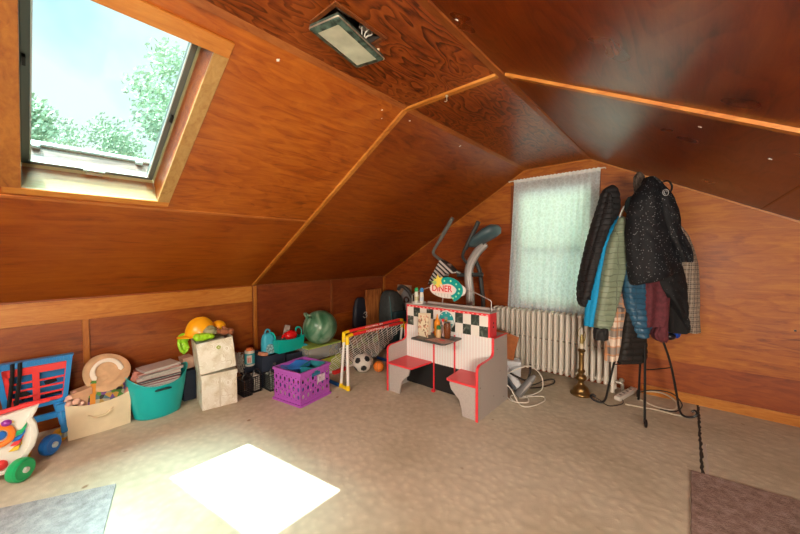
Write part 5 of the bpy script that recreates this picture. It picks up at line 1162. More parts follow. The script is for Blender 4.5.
vv = MB(); vv.tube(spline([(.605, 0, .085), (.65, 0, .085), (.665, 0, .07), (.665, 0, .0)], 5), .014, 10); vv.lathe([(.002, 0), (.022, 0), (.022, .02), (.01, .03), (.002, .03)], (.66, 0, .10), 14); vv.build('valve', mat('valve_metal', (.45, .42, .36), .4, .6), RA)

# brass lamp
BRS = mat('aged_brass_lamp', (.26, .165, .06), .34, .85, var=.3, scale=18)
LP = thing('brass_lamp', 'tall turned brass candlestick lamp without shade, standing on the carpet by the radiator', 'lamp', (-.724, 3.40, 0))
MB().lathe([(.002, 0), (.088, 0), (.092, .008), (.090, .020), (.078, .030), (.070, .036), (.066, .055), (.055, .075), (.040, .085), (.028, .100), (.024, .118), (.030, .130), (.040, .138), (.046, .150), (.046, .165), (.036, .182), (.024, .192), (.022, .200), (.030, .212), (.034, .222), (.026, .232), (.022, .245), (.022, .36), (.024, .385), (.020, .392), (.032, .402), (.034, .415), (.024, .424), (.018, .43), (.002, .43)], n=36).build('body', BRS, LP, smooth=50)
MB().lathe([(.002, .43), (.018, .43), (.018, .475), (.002, .475)], n=20).build('candle_sleeve', mat('candle_ivory', (.74, .66, .50), .5), LP)
MB().lathe([(.002, .475), (.013, .475), (.017, .49), (.017, .53), (.012, .54), (.010, .56), (.002, .56)], n=18).build('socket', mat('socket_brass', (.42, .33, .12), .4, .6), LP)
MB().tube(spline([(-.02, 0, .535), (-.034, 0, .555), (-.03, 0, .59), (-.012, 0, .62)], 5), .0035, 6).build('shade_prong', MATS['socket_brass'], LP); MB().tube(spline([(.02, 0, .50), (.03, 0, .54), (.024, 0, .585)], 5), .004, 6).build('shade_prong', MATS['socket_brass'], LP)
MB().lathe([(.002, .56), (.009, .56), (.008, .62), (.002, .63)], n=12).build('bulb', mat('bulb_glass', (.75, .75, .70), .2), LP)
def cord(name, pts, r, m, lab, k=8): return tag(MB().tube(spline(pts, k), r, 6).build(name, m, smooth=80), lab, 'cord')
CBK = mat('cord_black', (.02, .018, .016), .5); CWH = mat('cord_white', (.72, .68, .60), .45); CIV = mat('cord_ivory', (.60, .54, .42), .45)
cord('lamp_cord', [(-.635, 3.40, .010), (-.57, 3.36, .006), (-.52, 3.30, .006), (-.47, 3.28, .006), (-.40, 3.40, .006), (-.42, 3.52, .006)], .004, CBK, 'black cord running from the brass lamp to the coat stand')
cord('looped_cable', [(-1.14, 3.20, .01), (-1.06, 3.30, .008), (-.99, 3.47, .008), (-1.02, 3.60, .008), (-1.08, 3.52, .008), (-1.12, 3.35, .008), (-1.20, 3.17, .008)], .006, CBK, 'black cable lying in a narrow loop near the radiator')

# steam mop heap beside the diner
MP = thing('steam_mop', 'grey and white steam mop with wedge-shaped head lying beside the diner', 'steam mop', (-1.16, 3.00, 0))
MB().tube([(-.16, .07, .215), (.02, .0, .075)], .034, 14).build('body_tube', mat('mop_white', (.62, .64, .66), .35), MP)
MB().tube([(-.155, .045, .175), (-.01, -.02, .058)], .020, 10).build('body_trim', mat('mop_dark', (.10, .12, .14), .4), MP)
hd = MB(); up = Vector((.55, .18, .80)).normalized()
rr_ = []
for f, w, t_ in ((0, .030, .015), (.08, .055, .024), (.45, .050, .022), (.85, .040, .018), (1, .018, .008)):
    c = Vector((.015, -.055, .018)) + up * (.255 * f); s1 = Vector((.70, -.6, -.34)).normalized(); s2 = up.cross(s1).normalized()
    rr_.append([c + s1 * (w * cos(t)) * .75 + s2 * (t_ * 1.3 * sin(t)) for t in [2 * pi * k / 18 for k in range(18)]])
hd.loft(rr_).build('head', mat('mop_grey', (.17, .17, .17), .45), MP, smooth=60)
MB().tube([Vector((.04, -.075, .03)), Vector((.04, -.075, .03)) + up * .17], .010, 8).build('head_stripe', mat('mop_light', (.40, .38, .36), .4), MP)
o = MB().box((0, 0, .10), (.15, .09, .17), rotz(.5) @ rotx(.12)).build('appliance_box', mat('pale_blue_white', (.60, .64, .68), .4, var=.12, scale=20), loc=(-1.27, 3.14, .095), bevel=.006); tag(o, 'pale bluish white box leaning behind the steam mop', 'box')
o = MB().box((0, 0, .06), (.16, .10, .12), rotz(.5)).build('appliance_case', mat('case_dark', (.05, .05, .055), .5), loc=(-1.29, 3.14, .0), bevel=.006); tag(o, 'dark case on the floor under the pale box', 'case')
o = MB().prism([(-.16, .14), (.125, .512), (.085, .335), (.045, .28), (-.16, .12)][:0] or [(-.16, .18), (-.16, .560), (.02, .530), (.122, .506), (.084, .36), (.060, .18)], (0, 0, 0), (1, 0, 0), (0, 0, 1), (0, .014, 0)).build('orange_board', mat('orange_wood', (.50, .17, .06), .5, var=.15), loc=(-1.325, 3.12, -.0), smooth=0); tag(o, 'reddish orange board standing between the diner and the radiator', 'board')
o.location.z = -.175 + .175
cord('white_cord', [(-1.24, 2.93, .20), (-1.10, 3.10, .26), (-1.02, 3.20, .16), (-1.00, 3.18, .05), (-1.05, 3.08, .012), (-1.12, 2.98, .01)], .0055, CWH, 'white cord arching over the steam mop')
cord('white_cord', [(-1.24, 2.84, .16), (-1.17, 2.86, .10), (-1.10, 2.84, .015), (-1.03, 2.79, .008), (-.97, 2.86, .008), (-.93, 3.02, .008), (-.97, 3.10, .008), (-1.06, 3.03, .008), (-1.12, 2.93, .008)], .0050, CWH, 'white cord lying in a wide loop in front of the steam mop')
cord('white_cord', [(-1.23, 2.90, .012), (-1.15, 2.83, .010), (-1.08, 2.82, .02), (-1.02, 2.86, .022), (-1.05, 2.95, .022), (-1.14, 2.96, .022), (-1.18, 2.88, .022), (-1.10, 2.80, .022), (-1.02, 2.83, .03)], .0050, CWH, 'tightly coiled white cord next to the diner side panel')
cord('black_hose', [(-1.22, 2.97, .20), (-1.17, 3.02, .16), (-1.10, 3.06, .14), (-1.08, 3.09, .22), (-1.10, 3.14, .26)], .010, CBK, 'short black hose between the pale box and the white cord')

# ================================================================ rugs and floor marks
def shag(name, a, b_, c_):
    m, n, l, b = nt(name); tc = n.new('ShaderNodeTexCoord'); no = n.new('ShaderNodeTexNoise'); no.inputs['Scale'].default_value = 22; no.inputs['Detail'].default_value = 7; no.inputs['Roughness'].default_value = .7
    l.new(tc.outputs['Object'], no.inputs['Vector']); r = ramp(n, [(.32, a), (.5, b_), (.68, c_)]); l.new(no.outputs['Fac'], r.inputs['Fac']); l.new(r.outputs['Color'], b.inputs['Base Color']); b.inputs['Roughness'].default_value = .95; b.inputs['Specular IOR Level'].default_value = .1
    f = n.new('ShaderNodeTexNoise'); f.inputs['Scale'].default_value = 180; l.new(tc.outputs['Object'], f.inputs['Vector']); bp = n.new('ShaderNodeBump'); bp.inputs['Strength'].default_value = .8; bp.inputs['Distance'].default_value = .006; l.new(f.outputs['Fac'], bp.inputs['Height']); l.new(bp.outputs['Normal'], b.inputs['Normal']); return m
o = MB().prism([(.036, 1.55), (1.40, 1.66), (1.40, 2.72), (.042, 2.600)], (0, 0, .001), (1, 0, 0), (0, 1, 0), (0, 0, .012)).build('brown_rug', shag('rug_brown', (.19, .13, .11), (.32, .225, .195), (.44, .335, .30)), bevel=.004, smooth=0); tag(o, 'mauve brown shag rug on the carpet at the lower right', 'rug')
dA = Vector((-.45, -.89, 0)).normalized(); dB = Vector((.965, -.262, 0)).normalized(); K = Vector((-2.43, .341, .001))
q = [K, K + dA * 1.5, K + dA * 1.5 + dB * 1.0, K + dB * 1.0]
o = MB().loft([q, [p + Vector((0, 0, .008)) for p in q]]).build('grey_mat', shag('mat_grey', (.25, .25, .26), (.35, .35, .365), (.45, .45, .46)), smooth=0); tag(o, 'blue-grey flat mat on the carpet at the lower left', 'mat')
rnd = random.Random(9); e1, e2 = [], []
for i in range(46):
    y = 2.60 + (3.79 - 2.60) * i / 45; e1.append((.092 - rnd.uniform(.004, .011), y)); e2.append((.092 + rnd.uniform(.004, .014), y))
o = MB().prism(e1 + e2[::-1], (0, 0, .0), (1, 0, 0), (0, 1, 0), (0, 0, .002)).build('seam_gap', mat('gap_dark', (.035, .03, .025), .9), smooth=0); o['kind'] = 'structure'; o.name = 'trim_18'
e1, e2 = [], []
for i in range(14):
    y = 2.62 + .42 * i / 13; e1.append((.110 - rnd.uniform(.0, .006), y)); e2.append((.118 + rnd.uniform(.0, .008), y))
o = MB().prism(e1 + e2[::-1], (0, 0, .0005), (1, 0, 0), (0, 1, 0), (0, 0, .003)).build('frayed_yarn', mat('yarn_pale', (.55, .48, .42), .9), smooth=0); tag(o, 'frayed pale yarn along the dark carpet seam', 'yarn')

# ================================================================ coat stand and coats
YAW = radians(40.79)
IRON = mat('wrought_iron', (.012, .012, .012), .45, .3)
CS_LOC = (-.26, 3.33, 0)
CR = thing('coat_stand', 'black wrought iron coat stand with scrolled feet, loaded with coats', 'coat stand', CS_LOC, YAW)
MB().tube([(-.01, 0, .45), (-.01, 0, 1.86)], .011, 10).build('pole', IRON, CR)
def leg(P, k=8): MB().tube(spline(P, k), .0085, 8).build('leg', IRON, CR)
def foot(fx, fy, curl=True):
    d = Vector((fx, fy, 0)); u = d.normalized(); top = Vector((-.005, 0, .98))
    P = [top, d * .46 + Vector((0, 0, .60)), d * .66 + Vector((0, 0, .40)), d * .80 + Vector((0, 0, .18)), d * .88 + Vector((0, 0, .05)), d * 1.0 + Vector((0, 0, .010)), d * 1.0 + u * .055 + Vector((0, 0, .016)), d + u * .078 + Vector((0, 0, .045)), d + u * .060 + Vector((0, 0, .066)), d + u * .040 + Vector((0, 0, .050))]
    leg(P)
for fx, fy in ((-.235, .165), (-.130, -.215), (.275, -.095), (.130, .220)): foot(fx, fy)
MB().tube([(-.086, -.142, .40), (.181, -.063, .39)], .004, 6).build('brace', IRON, CR)
MB().tube([(-.155, .109, .36), (.086, .145, .36)], .004, 6).build('brace', IRON, CR)
for a, r_, z_ in ((0, .12, 1.78), (90, .12, 1.74), (180, .12, 1.70), (270, .10, 1.72), (45, .1, 1.55), (225, .1, 1.52)):
    c_, s_ = cos(radians(a)), sin(radians(a))
    MB().tube(spline([(-.01, 0, z_ - .1), (r_ * .6 * c_, r_ * .6 * s_, z_ - .05), (r_ * c_, r_ * s_, z_ + .02), (r_ * 1.05 * c_, r_ * 1.05 * s_, z_ + .06)], 5), .007, 8).build('hook', IRON, CR)
MB().tube(spline([(.0, 0, 1.80), (.07, -.01, 1.80), (.12, -.02, 1.765), (.17, -.02, 1.785), (.185, -.02, 1.835), (.155, -.02, 1.875), (.11, -.02, 1.868), (.098, -.02, 1.845)], 6), .007, 8).build('scroll_hook', IRON, CR)

def quilt_mat(name, c, rough=.45, var=.15, spec=.5):
    m, n, l, b = nt(name); tc = n.new('ShaderNodeTexCoord'); mp = n.new('ShaderNodeMapping'); mp.inputs['Rotation'].default_value = (pi / 2, 0, 0); l.new(tc.outputs['Object'], mp.inputs['Vector'])
    no = n.new('ShaderNodeTexNoise'); no.inputs['Scale'].default_value = 9; l.new(mp.outputs[0], no.inputs['Vector']); mv = n.new('ShaderNodeMix'); mv.data_type = 'VECTOR'; mv.inputs[0].default_value = .05; l.new(mp.outputs[0], mv.inputs[4]); l.new(no.outputs['Color'], mv.inputs[5])
    br = n.new('ShaderNodeTexBrick'); br.inputs['Scale'].default_value = 1; br.inputs['Brick Width'].default_value = .13; br.inputs['Row Height'].default_value = .042; br.inputs['Mortar Size'].default_value = .004; br.inputs['Mortar Smooth'].default_value = .8; br.offset = 0
    br.inputs['Color1'].default_value = (*c, 1); br.inputs['Color2'].default_value = (*[q * 1.12 for q in c], 1); br.inputs['Mortar'].default_value = (*[q * .68 for q in c], 1)
    l.new(mv.outputs[1], br.inputs['Vector']); l.new(br.outputs['Color'], b.inputs['Base Color']); b.inputs['Roughness'].default_value = rough; b.inputs['Specular IOR Level'].default_value = spec
    bp = n.new('ShaderNodeBump'); bp.inputs['Strength'].default_value = .6; bp.inputs['Distance'].default_value = .008; bp.invert = True; l.new(br.outputs['Fac'], bp.inputs['Height']); l.new(bp.outputs['Normal'], b.inputs['Normal']); return m
def lerp_rows(rows, n):
    out = []; N = len(rows) - 1
    for i in range(n + 1):
        f = i / n * N; k = min(int(f), N - 1); t = f - k; a, b, c, d = rows[max(k - 1, 0)], rows[k], rows[k + 1], rows[min(k + 2, N)]
        out.append([.5 * ((2 * b[j]) + (c[j] - a[j]) * t + (2 * a[j] - 5 * b[j] + 4 * c[j] - d[j]) * t * t + (3 * b[j] - a[j] - 3 * c[j] + d[j]) * t ** 3) for j in range(6)])
    return out
def drape(rows, n=60, seg=64, quilt=0, pitch=.06, folds=.006, nf=5, seed=0, crease=.006, off=None, power=.8):
    """hanging cloth form: rows of (z, left, right, depth, half thickness, slope) from top to bottom"""
    off = rows[0][3] if off is None else off
    # outlines measured on the plane at depth off keep their apparent size when the garment hangs nearer or farther
    rows = [((z - 1.3) * (2.69 + y) / (2.69 + off) + 1.3, (a + 1.98) * (2.69 + y) / (2.69 + off) - 1.98, (b + 1.98) * (2.69 + y) / (2.69 + off) - 1.98, y, t, sl) for z, a, b, y, t, sl in rows]
    quilt *= .62
    R = lerp_rows(rows, n); rings = []; run = 0; prev = None
    for q, (z, a, b, y, t, sl) in enumerate(R):
        cx = (a + b) / 2; w = abs(b - a) / 2; P = Vector((cx, y, z))
        if prev is not None: run += (P - prev).length
        prev = P; ring = []; fz = q / n
        qb = quilt * (abs(sin(pi * run / pitch)) ** .55 - .6) if quilt else 0
        for k in range(seg):
            th = 2 * pi * k / seg; c, s = cos(th), sin(th)
            ex = (abs(c) ** power) * (1 if c > 0 else -1); ey = (abs(s) ** power) * (1 if s > 0 else -1)
            fo = folds * min(1, fz * 3) * sin(nf * th + seed + 2.2 * fz + 1.3 * sin(3 * fz + seed))
            nz = noise.noise(Vector((c * 1.6 + seed * 3.1, s * 1.6, z * 7))) * crease + noise.noise(Vector((c * 5 + seed, s * 5, z * 22))) * crease * .5
            e = fo + nz + qb * (.5 + .5 * abs(s))
            x = cx + ex * (w + e * .6); yy = y + ey * (t + e * 1.1)
            ring.append(Vector((x, yy, z + sl * (x - cx))))
        rings.append(ring)
    mb = MB()
    top = [r.lerp(sum(rings[0], Vector()) / seg, .7) + Vector((0, 0, .006)) for r in rings[0]]
    c0 = sum(rings[-1], Vector()) / seg
    b1 = [c0 + (p - c0) * .90 + Vector((0, 0, .004)) for p in rings[-1]]; b2 = [c0 + (p - c0) * .86 + Vector((0, 0, .05)) for p in rings[-1]]
    mb.loft([top] + rings + [b1, b2]); return mb
def coat(name, lab, cat): return thing(name, lab, cat, CS_LOC, YAW, 'coats on the stand')

M_BLK = quilt_mat('puffer_black', (.018, .018, .020), .62, spec=.3)
c = coat('puffer_coat', 'black quilted puffer coat hanging leftmost on the coat stand, by the curtain', 'coat')
drape([(1.845, -.30, -.26, .05, .020, 0), (1.80, -.355, -.232, .05, .045, 0), (1.70, -.385, -.222, .05, .060, 0), (1.60, -.415, -.245, .05, .065, 0), (1.42, -.465, -.335, .05, .070, 0), (1.21, -.506, -.395, .05, .070, 0), (1.02, -.538, -.43, .05, .065, 0), (.90, -.530, -.445, .05, .055, -.3), (.868, -.505, -.46, .05, .04, -.4)], quilt=.016, pitch=.050, seed=1, nf=3, n=130, off=0).build('body', M_BLK, c, smooth=80)
drape([(1.78, -.315, -.300, .0, .03, 0), (1.60, -.350, -.28, -.02, .035, 0), (1.30, -.440, -.365, -.02, .035, 0), (1.0, -.50, -.43, -.02, .035, 0), (.93, -.50, -.435, -.02, .03, 0)], quilt=.010, pitch=.050, seed=4, nf=2, n=110, seg=36, off=0).build('sleeve', M_BLK, c, smooth=80)

M_CY = mat('cyan_fleece', (.0, .30, .62), .75, var=.12, scale=60)
c = coat('blue_jacket', 'bright cyan blue jacket between the black puffer and the sage green one', 'jacket')
drape([(1.60, -.228, -.200, .0, .015, 0), (1.52, -.290, -.215, .0, .035, 0), (1.38, -.370, -.29, .0, .045, 0), (1.21, -.412, -.33, .0, .05, 0), (.93, -.456, -.365, .0, .05, 0), (.735, -.474, -.392, .0, .045, 0), (.722, -.470, -.396, .0, .04, 0)], folds=.006, seed=2, nf=4).build('body', M_CY, c, smooth=80)

M_SG = quilt_mat('puffer_sage', (.20, .255, .175), .5)
c = coat('puffer_jacket', 'sage green quilted puffer jacket with a dark cuff, right of the cyan jacket', 'jacket')
drape([(1.59, -.225, -.185, -.07, .020, 0), (1.50, -.265, -.165, -.07, .045, 0), (1.42, -.30, -.160, -.07, .055, 0), (1.21, -.348, -.175, -.07, .06, 0), (.93, -.385, -.238, -.07, .06, 0), (.78, -.402, -.272, -.07, .055, 0), (.72, -.405, -.282, -.07, .05, .1)], quilt=.012, pitch=.042, seed=3, nf=3, n=130, off=-0.02).build('body', M_SG, c, smooth=80)
drape([(.80, -.40, -.275, -.035, .04, 0), (.71, -.408, -.300, -.035, .045, 0), (.69, -.40, -.265, -.035, .04, 0)], n=16, seed=5, off=-0.02).build('hem', M_SG, c, smooth=80)
drape([(.70, -.412, -.305, -.055, .035, 0), (.66, -.414, -.303, -.055, .038, 0), (.606, -.41, -.306, -.055, .034, 0)], n=14, seed=6, off=-0.02).build('cuff', mat('cuff_black', (.01, .01, .011), .7), c, smooth=80, label='dark ribbed cuff')

def plaid(name, base, a, b_, sc, soft=0):
    m, n, l, b = nt(name); tc = n.new('ShaderNodeTexCoord'); sp = n.new('ShaderNodeSeparateXYZ'); l.new(tc.outputs['Object'], sp.inputs[0]); last = None
    cur = n.new('ShaderNodeRGB'); cur.outputs[0].default_value = (*base, 1); last = cur.outputs[0]
    for ax, s, th, col, off in ((0, sc, .5, a, .1), (2, sc, .5, a, .3), (0, sc * 2.3, .80, b_, .0), (2, sc * 2.3, .80, b_, .4)):
        mu = n.new('ShaderNodeMath'); mu.operation = 'MULTIPLY_ADD'; mu.inputs[1].default_value = s; mu.inputs[2].default_value = off; l.new(sp.outputs[ax], mu.inputs[0])
        fr = n.new('ShaderNodeMath'); fr.operation = 'FRACT'; l.new(mu.outputs[0], fr.inputs[0]); gt = n.new('ShaderNodeMath'); gt.operation = 'GREATER_THAN'; gt.inputs[1].default_value = th; l.new(fr.outputs[0], gt.inputs[0])
        k = n.new('ShaderNodeMath'); k.operation = 'MULTIPLY'; k.inputs[1].default_value = .62; l.new(gt.outputs[0], k.inputs[0])
        mx = n.new('ShaderNodeMix'); mx.data_type = 'RGBA'; l.new(k.outputs[0], mx.inputs[0]); l.new(last, mx.inputs[6]); mx.inputs[7].default_value = (*col, 1); last = mx.outputs[2]
    l.new(last, b.inputs['Base Color']); b.inputs['Roughness'].default_value = .85; return m
PLD = plaid('plaid_flannel', (.74, .62, .50), (.05, .045, .05), (.60, .26, .10), 6.5)
c = coat('plaid_shirt', 'tan, black and cream plaid shirt showing between the sage and dark blue jackets', 'shirt')
drape([(1.58, -.205, -.165, -.01, .02, 0), (1.45, -.225, -.13, -.01, .04, 0), (1.17, -.235, -.12, -.01, .05, 0), (.95, -.25, -.10, -.01, .05, 0), (.80, -.265, -.115, -.01, .05, 0), (.70, -.27, -.14, -.01, .05, 0)], seed=7, nf=5, off=0).build('body', PLD, c, smooth=80)
drape([(.86, -.300, -.15, -.06, .03, 0), (.70, -.285, -.185, -.06, .035, 0), (.55, -.298, -.20, -.06, .035, 0), (.44, -.302, -.218, -.06, .03, 0), (.432, -.298, -.222, -.06, .025, 0)], folds=.010, seed=8, nf=4, n=40, off=0).build('sleeve', PLD, c, smooth=80)

c = coat('puffer_vest', 'black quilted puffer hanging lowest, in front of the stand legs', 'jacket')
drape([(1.15, -.14, -.06, -.06, .02, 0), (.95, -.175, -.06, -.06, .04, 0), (.80, -.200, -.045, -.06, .055, 0), (.63, -.222, -.030, -.06, .06, 0), (.50, -.240, -.022, -.06, .06, .08), (.448, -.240, -.028, -.06, .055, .1), (.430, -.225, -.045, -.06, .045, .1)], quilt=.014, pitch=.050, seed=9, nf=3, n=110, off=-0.05).build('body', quilt_mat('puffer_black_warm', (.016, .014, .013), .6, spec=.3), c, smooth=80)

M_BL = quilt_mat('puffer_blue', (.020, .085, .155), .4)
c = coat('puffer_jacket', 'dark blue quilted puffer jacket left of the plum sweater', 'jacket')
drape([(1.50, -.20, -.14, -.09, .02, 0), (1.36, -.225, -.10, -.09, .05, 0), (1.20, -.232, -.08, -.09, .06, 0), (1.03, -.222, -.07, -.09, .06, 0), (.89, -.200, -.045, -.09, .06, 0), (.76, -.165, -.030, -.09, .06, 0), (.66, -.130, -.028, -.09, .055, .05), (.645, -.12, -.035, -.09, .05, .05)], quilt=.014, pitch=.052, seed=10, nf=3, n=130, off=-0.08).build('body', M_BL, c, smooth=80)
drape([(1.10, -.08, .0, -.045, .03, 0), (.85, -.05, .045, -.045, .04, 0), (.71, -.04, .050, -.045, .04, .2), (.685, -.03, .045, -.045, .035, .2)], quilt=.010, pitch=.05, seed=11, n=60, off=-0.08).build('sleeve', M_BL, c, smooth=80)

M_PL = mat('plum_knit', (.115, .022, .032), .85, var=.35, scale=40, bump=.5)
c = coat('plum_sweater', 'plum red sweater hanging under the speckled coat', 'sweater')
drape([(1.20, -.03, .03, -.11, .03, 0), (1.06, -.075, .06, -.11, .05, 0), (.95, -.080, .120, -.11, .06, 0), (.85, -.078, .135, -.11, .06, 0), (.74, -.070, .130, -.11, .055, 0), (.725, -.065, .10, -.11, .05, 0)], folds=.012, seed=12, nf=6, off=-0.06).build('body', M_PL, c, smooth=80)
drape([(.95, .060, .150, -.12, .03, 0), (.80, .052, .140, -.12, .04, 0), (.72, .050, .128, -.12, .045, 0), (.665, .028, .130, -.12, .045, 0), (.625, .045, .134, -.12, .04, 0), (.600, .085, .130, -.12, .03, 0)], folds=.010, seed=13, nf=5, n=40, off=-0.06).build('sleeve', M_PL, c, smooth=80)

def speck_mat(name, base, dot, sc=70, th=.15):
    m, n, l, b = nt(name); tc = n.new('ShaderNodeTexCoord'); v = n.new('ShaderNodeTexVoronoi'); v.inputs['Scale'].default_value = sc; mp = n.new('ShaderNodeMapping'); mp.inputs['Scale'].default_value = (1, 1, .75); mp.inputs['Rotation'].default_value = (0, .5, 0)
    l.new(tc.outputs['Object'], mp.inputs['Vector']); l.new(mp.outputs[0], v.inputs['Vector']); r = ramp(n, [(th, dot), (th + .05, base)]); l.new(v.outputs['Distance'], r.inputs['Fac']); l.new(r.outputs['Color'], b.inputs['Base Color']); b.inputs['Roughness'].default_value = .7; b.inputs['Specular IOR Level'].default_value = .3
    w = n.new('ShaderNodeTexWave'); w.inputs['Scale'].default_value = 5.5; w.inputs['Distortion'].default_value = .6; mp2 = n.new('ShaderNodeMapping'); mp2.inputs['Rotation'].default_value = (0, .8, 0); l.new(tc.outputs['Object'], mp2.inputs['Vector']); l.new(mp2.outputs[0], w.inputs['Vector'])
    bp = n.new('ShaderNodeBump'); bp.inputs['Strength'].default_value = .3; bp.inputs['Distance'].default_value = .006; l.new(w.outputs['Fac'], bp.inputs['Height']); l.new(bp.outputs['Normal'], b.inputs['Normal']); return m
M_SP = speck_mat('speckled_black', (.006, .007, .010), (.20, .21, .22))
c = coat('hooded_coat', 'large black hooded coat with white specks on the front of the stand', 'coat')
drape([(1.885, -.085, -.04, -.19, .02, 0), (1.84, -.115, .005, -.19, .05, 0), (1.76, -.172, .060, -.19, .08, 0), (1.68, -.195, .100, -.19, .09, 0), (1.58, -.215, .135, -.19, .095, 0), (1.45, -.218, .145, -.19, .10, 0), (1.32, -.218, .155, -.19, .095, .05), (1.20, -.200, .165, -.19, .09, .18), (1.13, -.175, .170, -.19, .08, .32), (1.112, -.155, .165, -.19, .07, .34)], folds=.012, crease=.012, seed=14, nf=4, n=90, off=-0.12).build('body', M_SP, c, smooth=80)
drape([(1.80, -.03, .03, -.22, .03, 0), (1.715, -.01, .060, -.235, .06, 0), (1.60, .010, .120, -.25, .07, 0), (1.50, .040, .150, -.25, .06, 0), (1.40, .085, .205, -.25, .06, 0), (1.32, .125, .242, -.25, .06, 0), (1.25, .160, .255, -.25, .05, 0), (1.232, .172, .248, -.25, .045, 0)], folds=.006, crease=.009, seed=15, nf=3, n=60, off=-0.12).build('sleeve', M_SP, c, smooth=80)
drape([(1.88, -.10, -.03, -.165, .03, 0), (1.80, -.13, .02, -.15, .06, 0), (1.70, -.16, .03, -.14, .07, 0), (1.62, -.15, .0, -.14, .05, 0)], crease=.015, seed=16, n=30, off=-0.12).build('hood', M_SP, c, smooth=80)
lb = MB(); lb.tube([(-.085 + .021 * cos(t), -.300, 1.735 + .022 * sin(t)) for t in [2 * pi * k / 24 for k in range(24)]], .0022, 6, closed=True); lb.tube([(-.085 + .011 * cos(t), -.300, 1.735 + .012 * sin(t)) for t in [.3 + 4.6 * k / 16 for k in range(17)]], .002, 6)
o = lb.build('round_badge', mat('badge_grey', (.42, .43, .44), .5), c)

c = coat('quilted_coat', 'shiny black quilted coat with specks, below the hooded coat', 'coat')
drape([(1.22, .02, .24, -.07, .04, 0), (1.08, .015, .270, -.07, .055, 0), (.95, .09, .275, -.07, .06, -.2), (.84, .175, .285, -.07, .055, -.5), (.76, .235, .300, -.07, .045, -.6), (.70, .270, .305, -.07, .03, -.5)], quilt=.010, pitch=.07, seed=17, n=60, off=-0.06).build('body', speck_mat('quilted_black', (.010, .011, .013), (.12, .12, .13), 50, .08), c, smooth=80)
c = coat('black_sweater', 'matt black sweater hem between the plum sweater and the tweed coat', 'sweater')
drape([(1.02, .10, .22, -.035, .03, 0), (.90, .12, .262, -.035, .05, 0), (.78, .135, .290, -.035, .055, 0), (.69, .150, .305, -.035, .055, 0), (.672, .16, .298, -.035, .05, 0)], seed=18, nf=5, off=-0.06).build('body', mat('matt_black_knit', (.008, .008, .009), .9), c, smooth=80)

TWD = plaid('tweed_check', (.34, .27, .20), (.07, .055, .045), (.50, .44, .38), 26)
c = coat('tweed_coat', 'brown checked tweed coat hanging rightmost on the coat stand', 'coat')
drape([(1.55, .19, .25, .03, .03, 0), (1.48, .22, .300, .03, .05, 0), (1.40, .24, .345, .03, .06, 0), (1.21, .26, .405, .03, .065, 0), (.93, .28, .422, .03, .065, 0), (.78, .305, .432, .03, .06, 0), (.672, .325, .440, .03, .055, 0), (.662, .33, .435, .03, .05, 0)], seed=19, nf=4, off=0).build('body', TWD, c, smooth=80)

t = thing('shopping_bag', 'bright blue and black bag peeking out under the black sweater', 'bag', CS_LOC, YAW)
drape([(.80, .17, .27, .02, .03, 0), (.70, .165, .305, .02, .045, 0), (.645, .175, .308, .02, .045, 0), (.615, .200, .300, .02, .035, .05)], seed=20, n=20).build('body', mat('royal_blue', (.0, .06, .42), .5), t, smooth=80)
MB().ball((.19, -.04, .635), .035, 14, s=(1.1, .8, .8)).build('end_panel', mat('shiny_black', (.01, .012, .016), .3), t)
t = thing('beaded_scarf', 'dark patterned scarf bundled on the topmost hook of the stand', 'scarf', CS_LOC, YAW)
drape([(1.945, -.088, -.068, -.02, .01, 0), (1.915, -.108, -.045, -.02, .025, 0), (1.87, -.112, -.045, -.02, .03, 0), (1.83, -.104, -.06, -.02, .025, 0), (1.79, -.10, -.065, -.02, .02, 0)], crease=.014, seed=21, n=24).build('cloth', mat('scarf_brown', (.10, .075, .06), .7, var=.7, scale=70), t, smooth=80)
t = thing('teal_cap', 'dark teal cap on the stand beside the hooded coat', 'cap', CS_LOC, YAW)
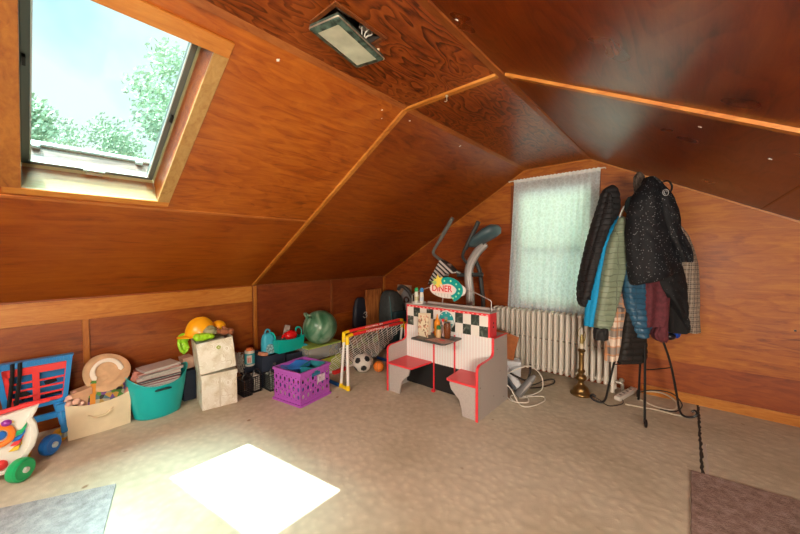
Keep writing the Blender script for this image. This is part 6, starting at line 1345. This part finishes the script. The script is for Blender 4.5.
drape([(1.74, -.20, -.14, -.09, .02, 0), (1.70, -.218, -.125, -.09, .04, 0), (1.64, -.222, -.13, -.09, .045, 0), (1.60, -.19, -.14, -.09, .03, 0)], crease=.012, seed=22, n=20).build('crown', mat('dark_teal_cloth', (.012, .035, .040), .6), t, smooth=80)
for i, (u, cm, nm) in enumerate(((-.212, P_WHITE, 'white'), (-.196, P_YEL, 'yellow'), (-.180, P_WHITE, 'pale'))):
    t = thing('clothes_hanger', '%s plastic hanger tip above the sage and plaid garments%s' % (nm, ' nearest the black puffer' if i == 0 else ''), 'hanger', CS_LOC, YAW)
    MB().tube(spline([(u - .025, -.02 + i * .018, 1.555), (u - .005, -.02 + i * .018, 1.62), (u + .015, -.02 + i * .018, 1.665), (u + .03, -.02 + i * .018, 1.68), (u + .045, -.02 + i * .018, 1.66)], 5), .006, 8).build('hook', cm, t)

# power strip and cords on the floor behind the stand
ps = thing('power_strip', 'white power strip lying tilted on the floor behind the coat stand', 'power strip', (-.40, 3.60, .0), radians(70))
MB().box((0, 0, .028), (.29, .055, .035), roty(-.10)).build('body', mat('strip_white', (.66, .64, .58), .4), ps, bevel=.006)
for i in range(4): MB().box((-.09 + i * .055, 0, .0465 + (i - 1.5) * .0055), (.022, .022, .002), roty(-.10)).build('outlet', mat('outlet_dark', (.2, .19, .17), .5), ps, smooth=0)
cord('extension_cord', [(-.36, 3.66, .03), (-.26, 3.72, .05), (-.14, 3.70, .07), (-.05, 3.62, .05), (-.06, 3.52, .012), (-.16, 3.50, .010), (-.26, 3.56, .010), (-.33, 3.62, .01)], .0065, CIV, 'ivory extension cord coiled by the right leg of the coat stand')
cord('extension_cord', [(-.38, 3.40, .008), (-.28, 3.42, .008), (-.15, 3.44, .008), (-.05, 3.43, .008), (.01, 3.45, .008)], .006, CIV, 'ivory cord running along the floor to the right leg of the stand')
cord('cable', [(-.33, 3.70, .02), (-.22, 3.66, .09), (-.08, 3.66, .10), (-.01, 3.58, .05), (-.05, 3.50, .008), (-.15, 3.47, .008)], .005, CBK, 'thin black cable looping behind the coat stand')
o = MB().box((0, 0, 0), (.012, .012, .012)).build('wall_nail', CBK, loc=(.62, GY - .004, .72), smooth=0); tag(o, 'small dark nail hole plug in the gable wall at the right', 'nail')
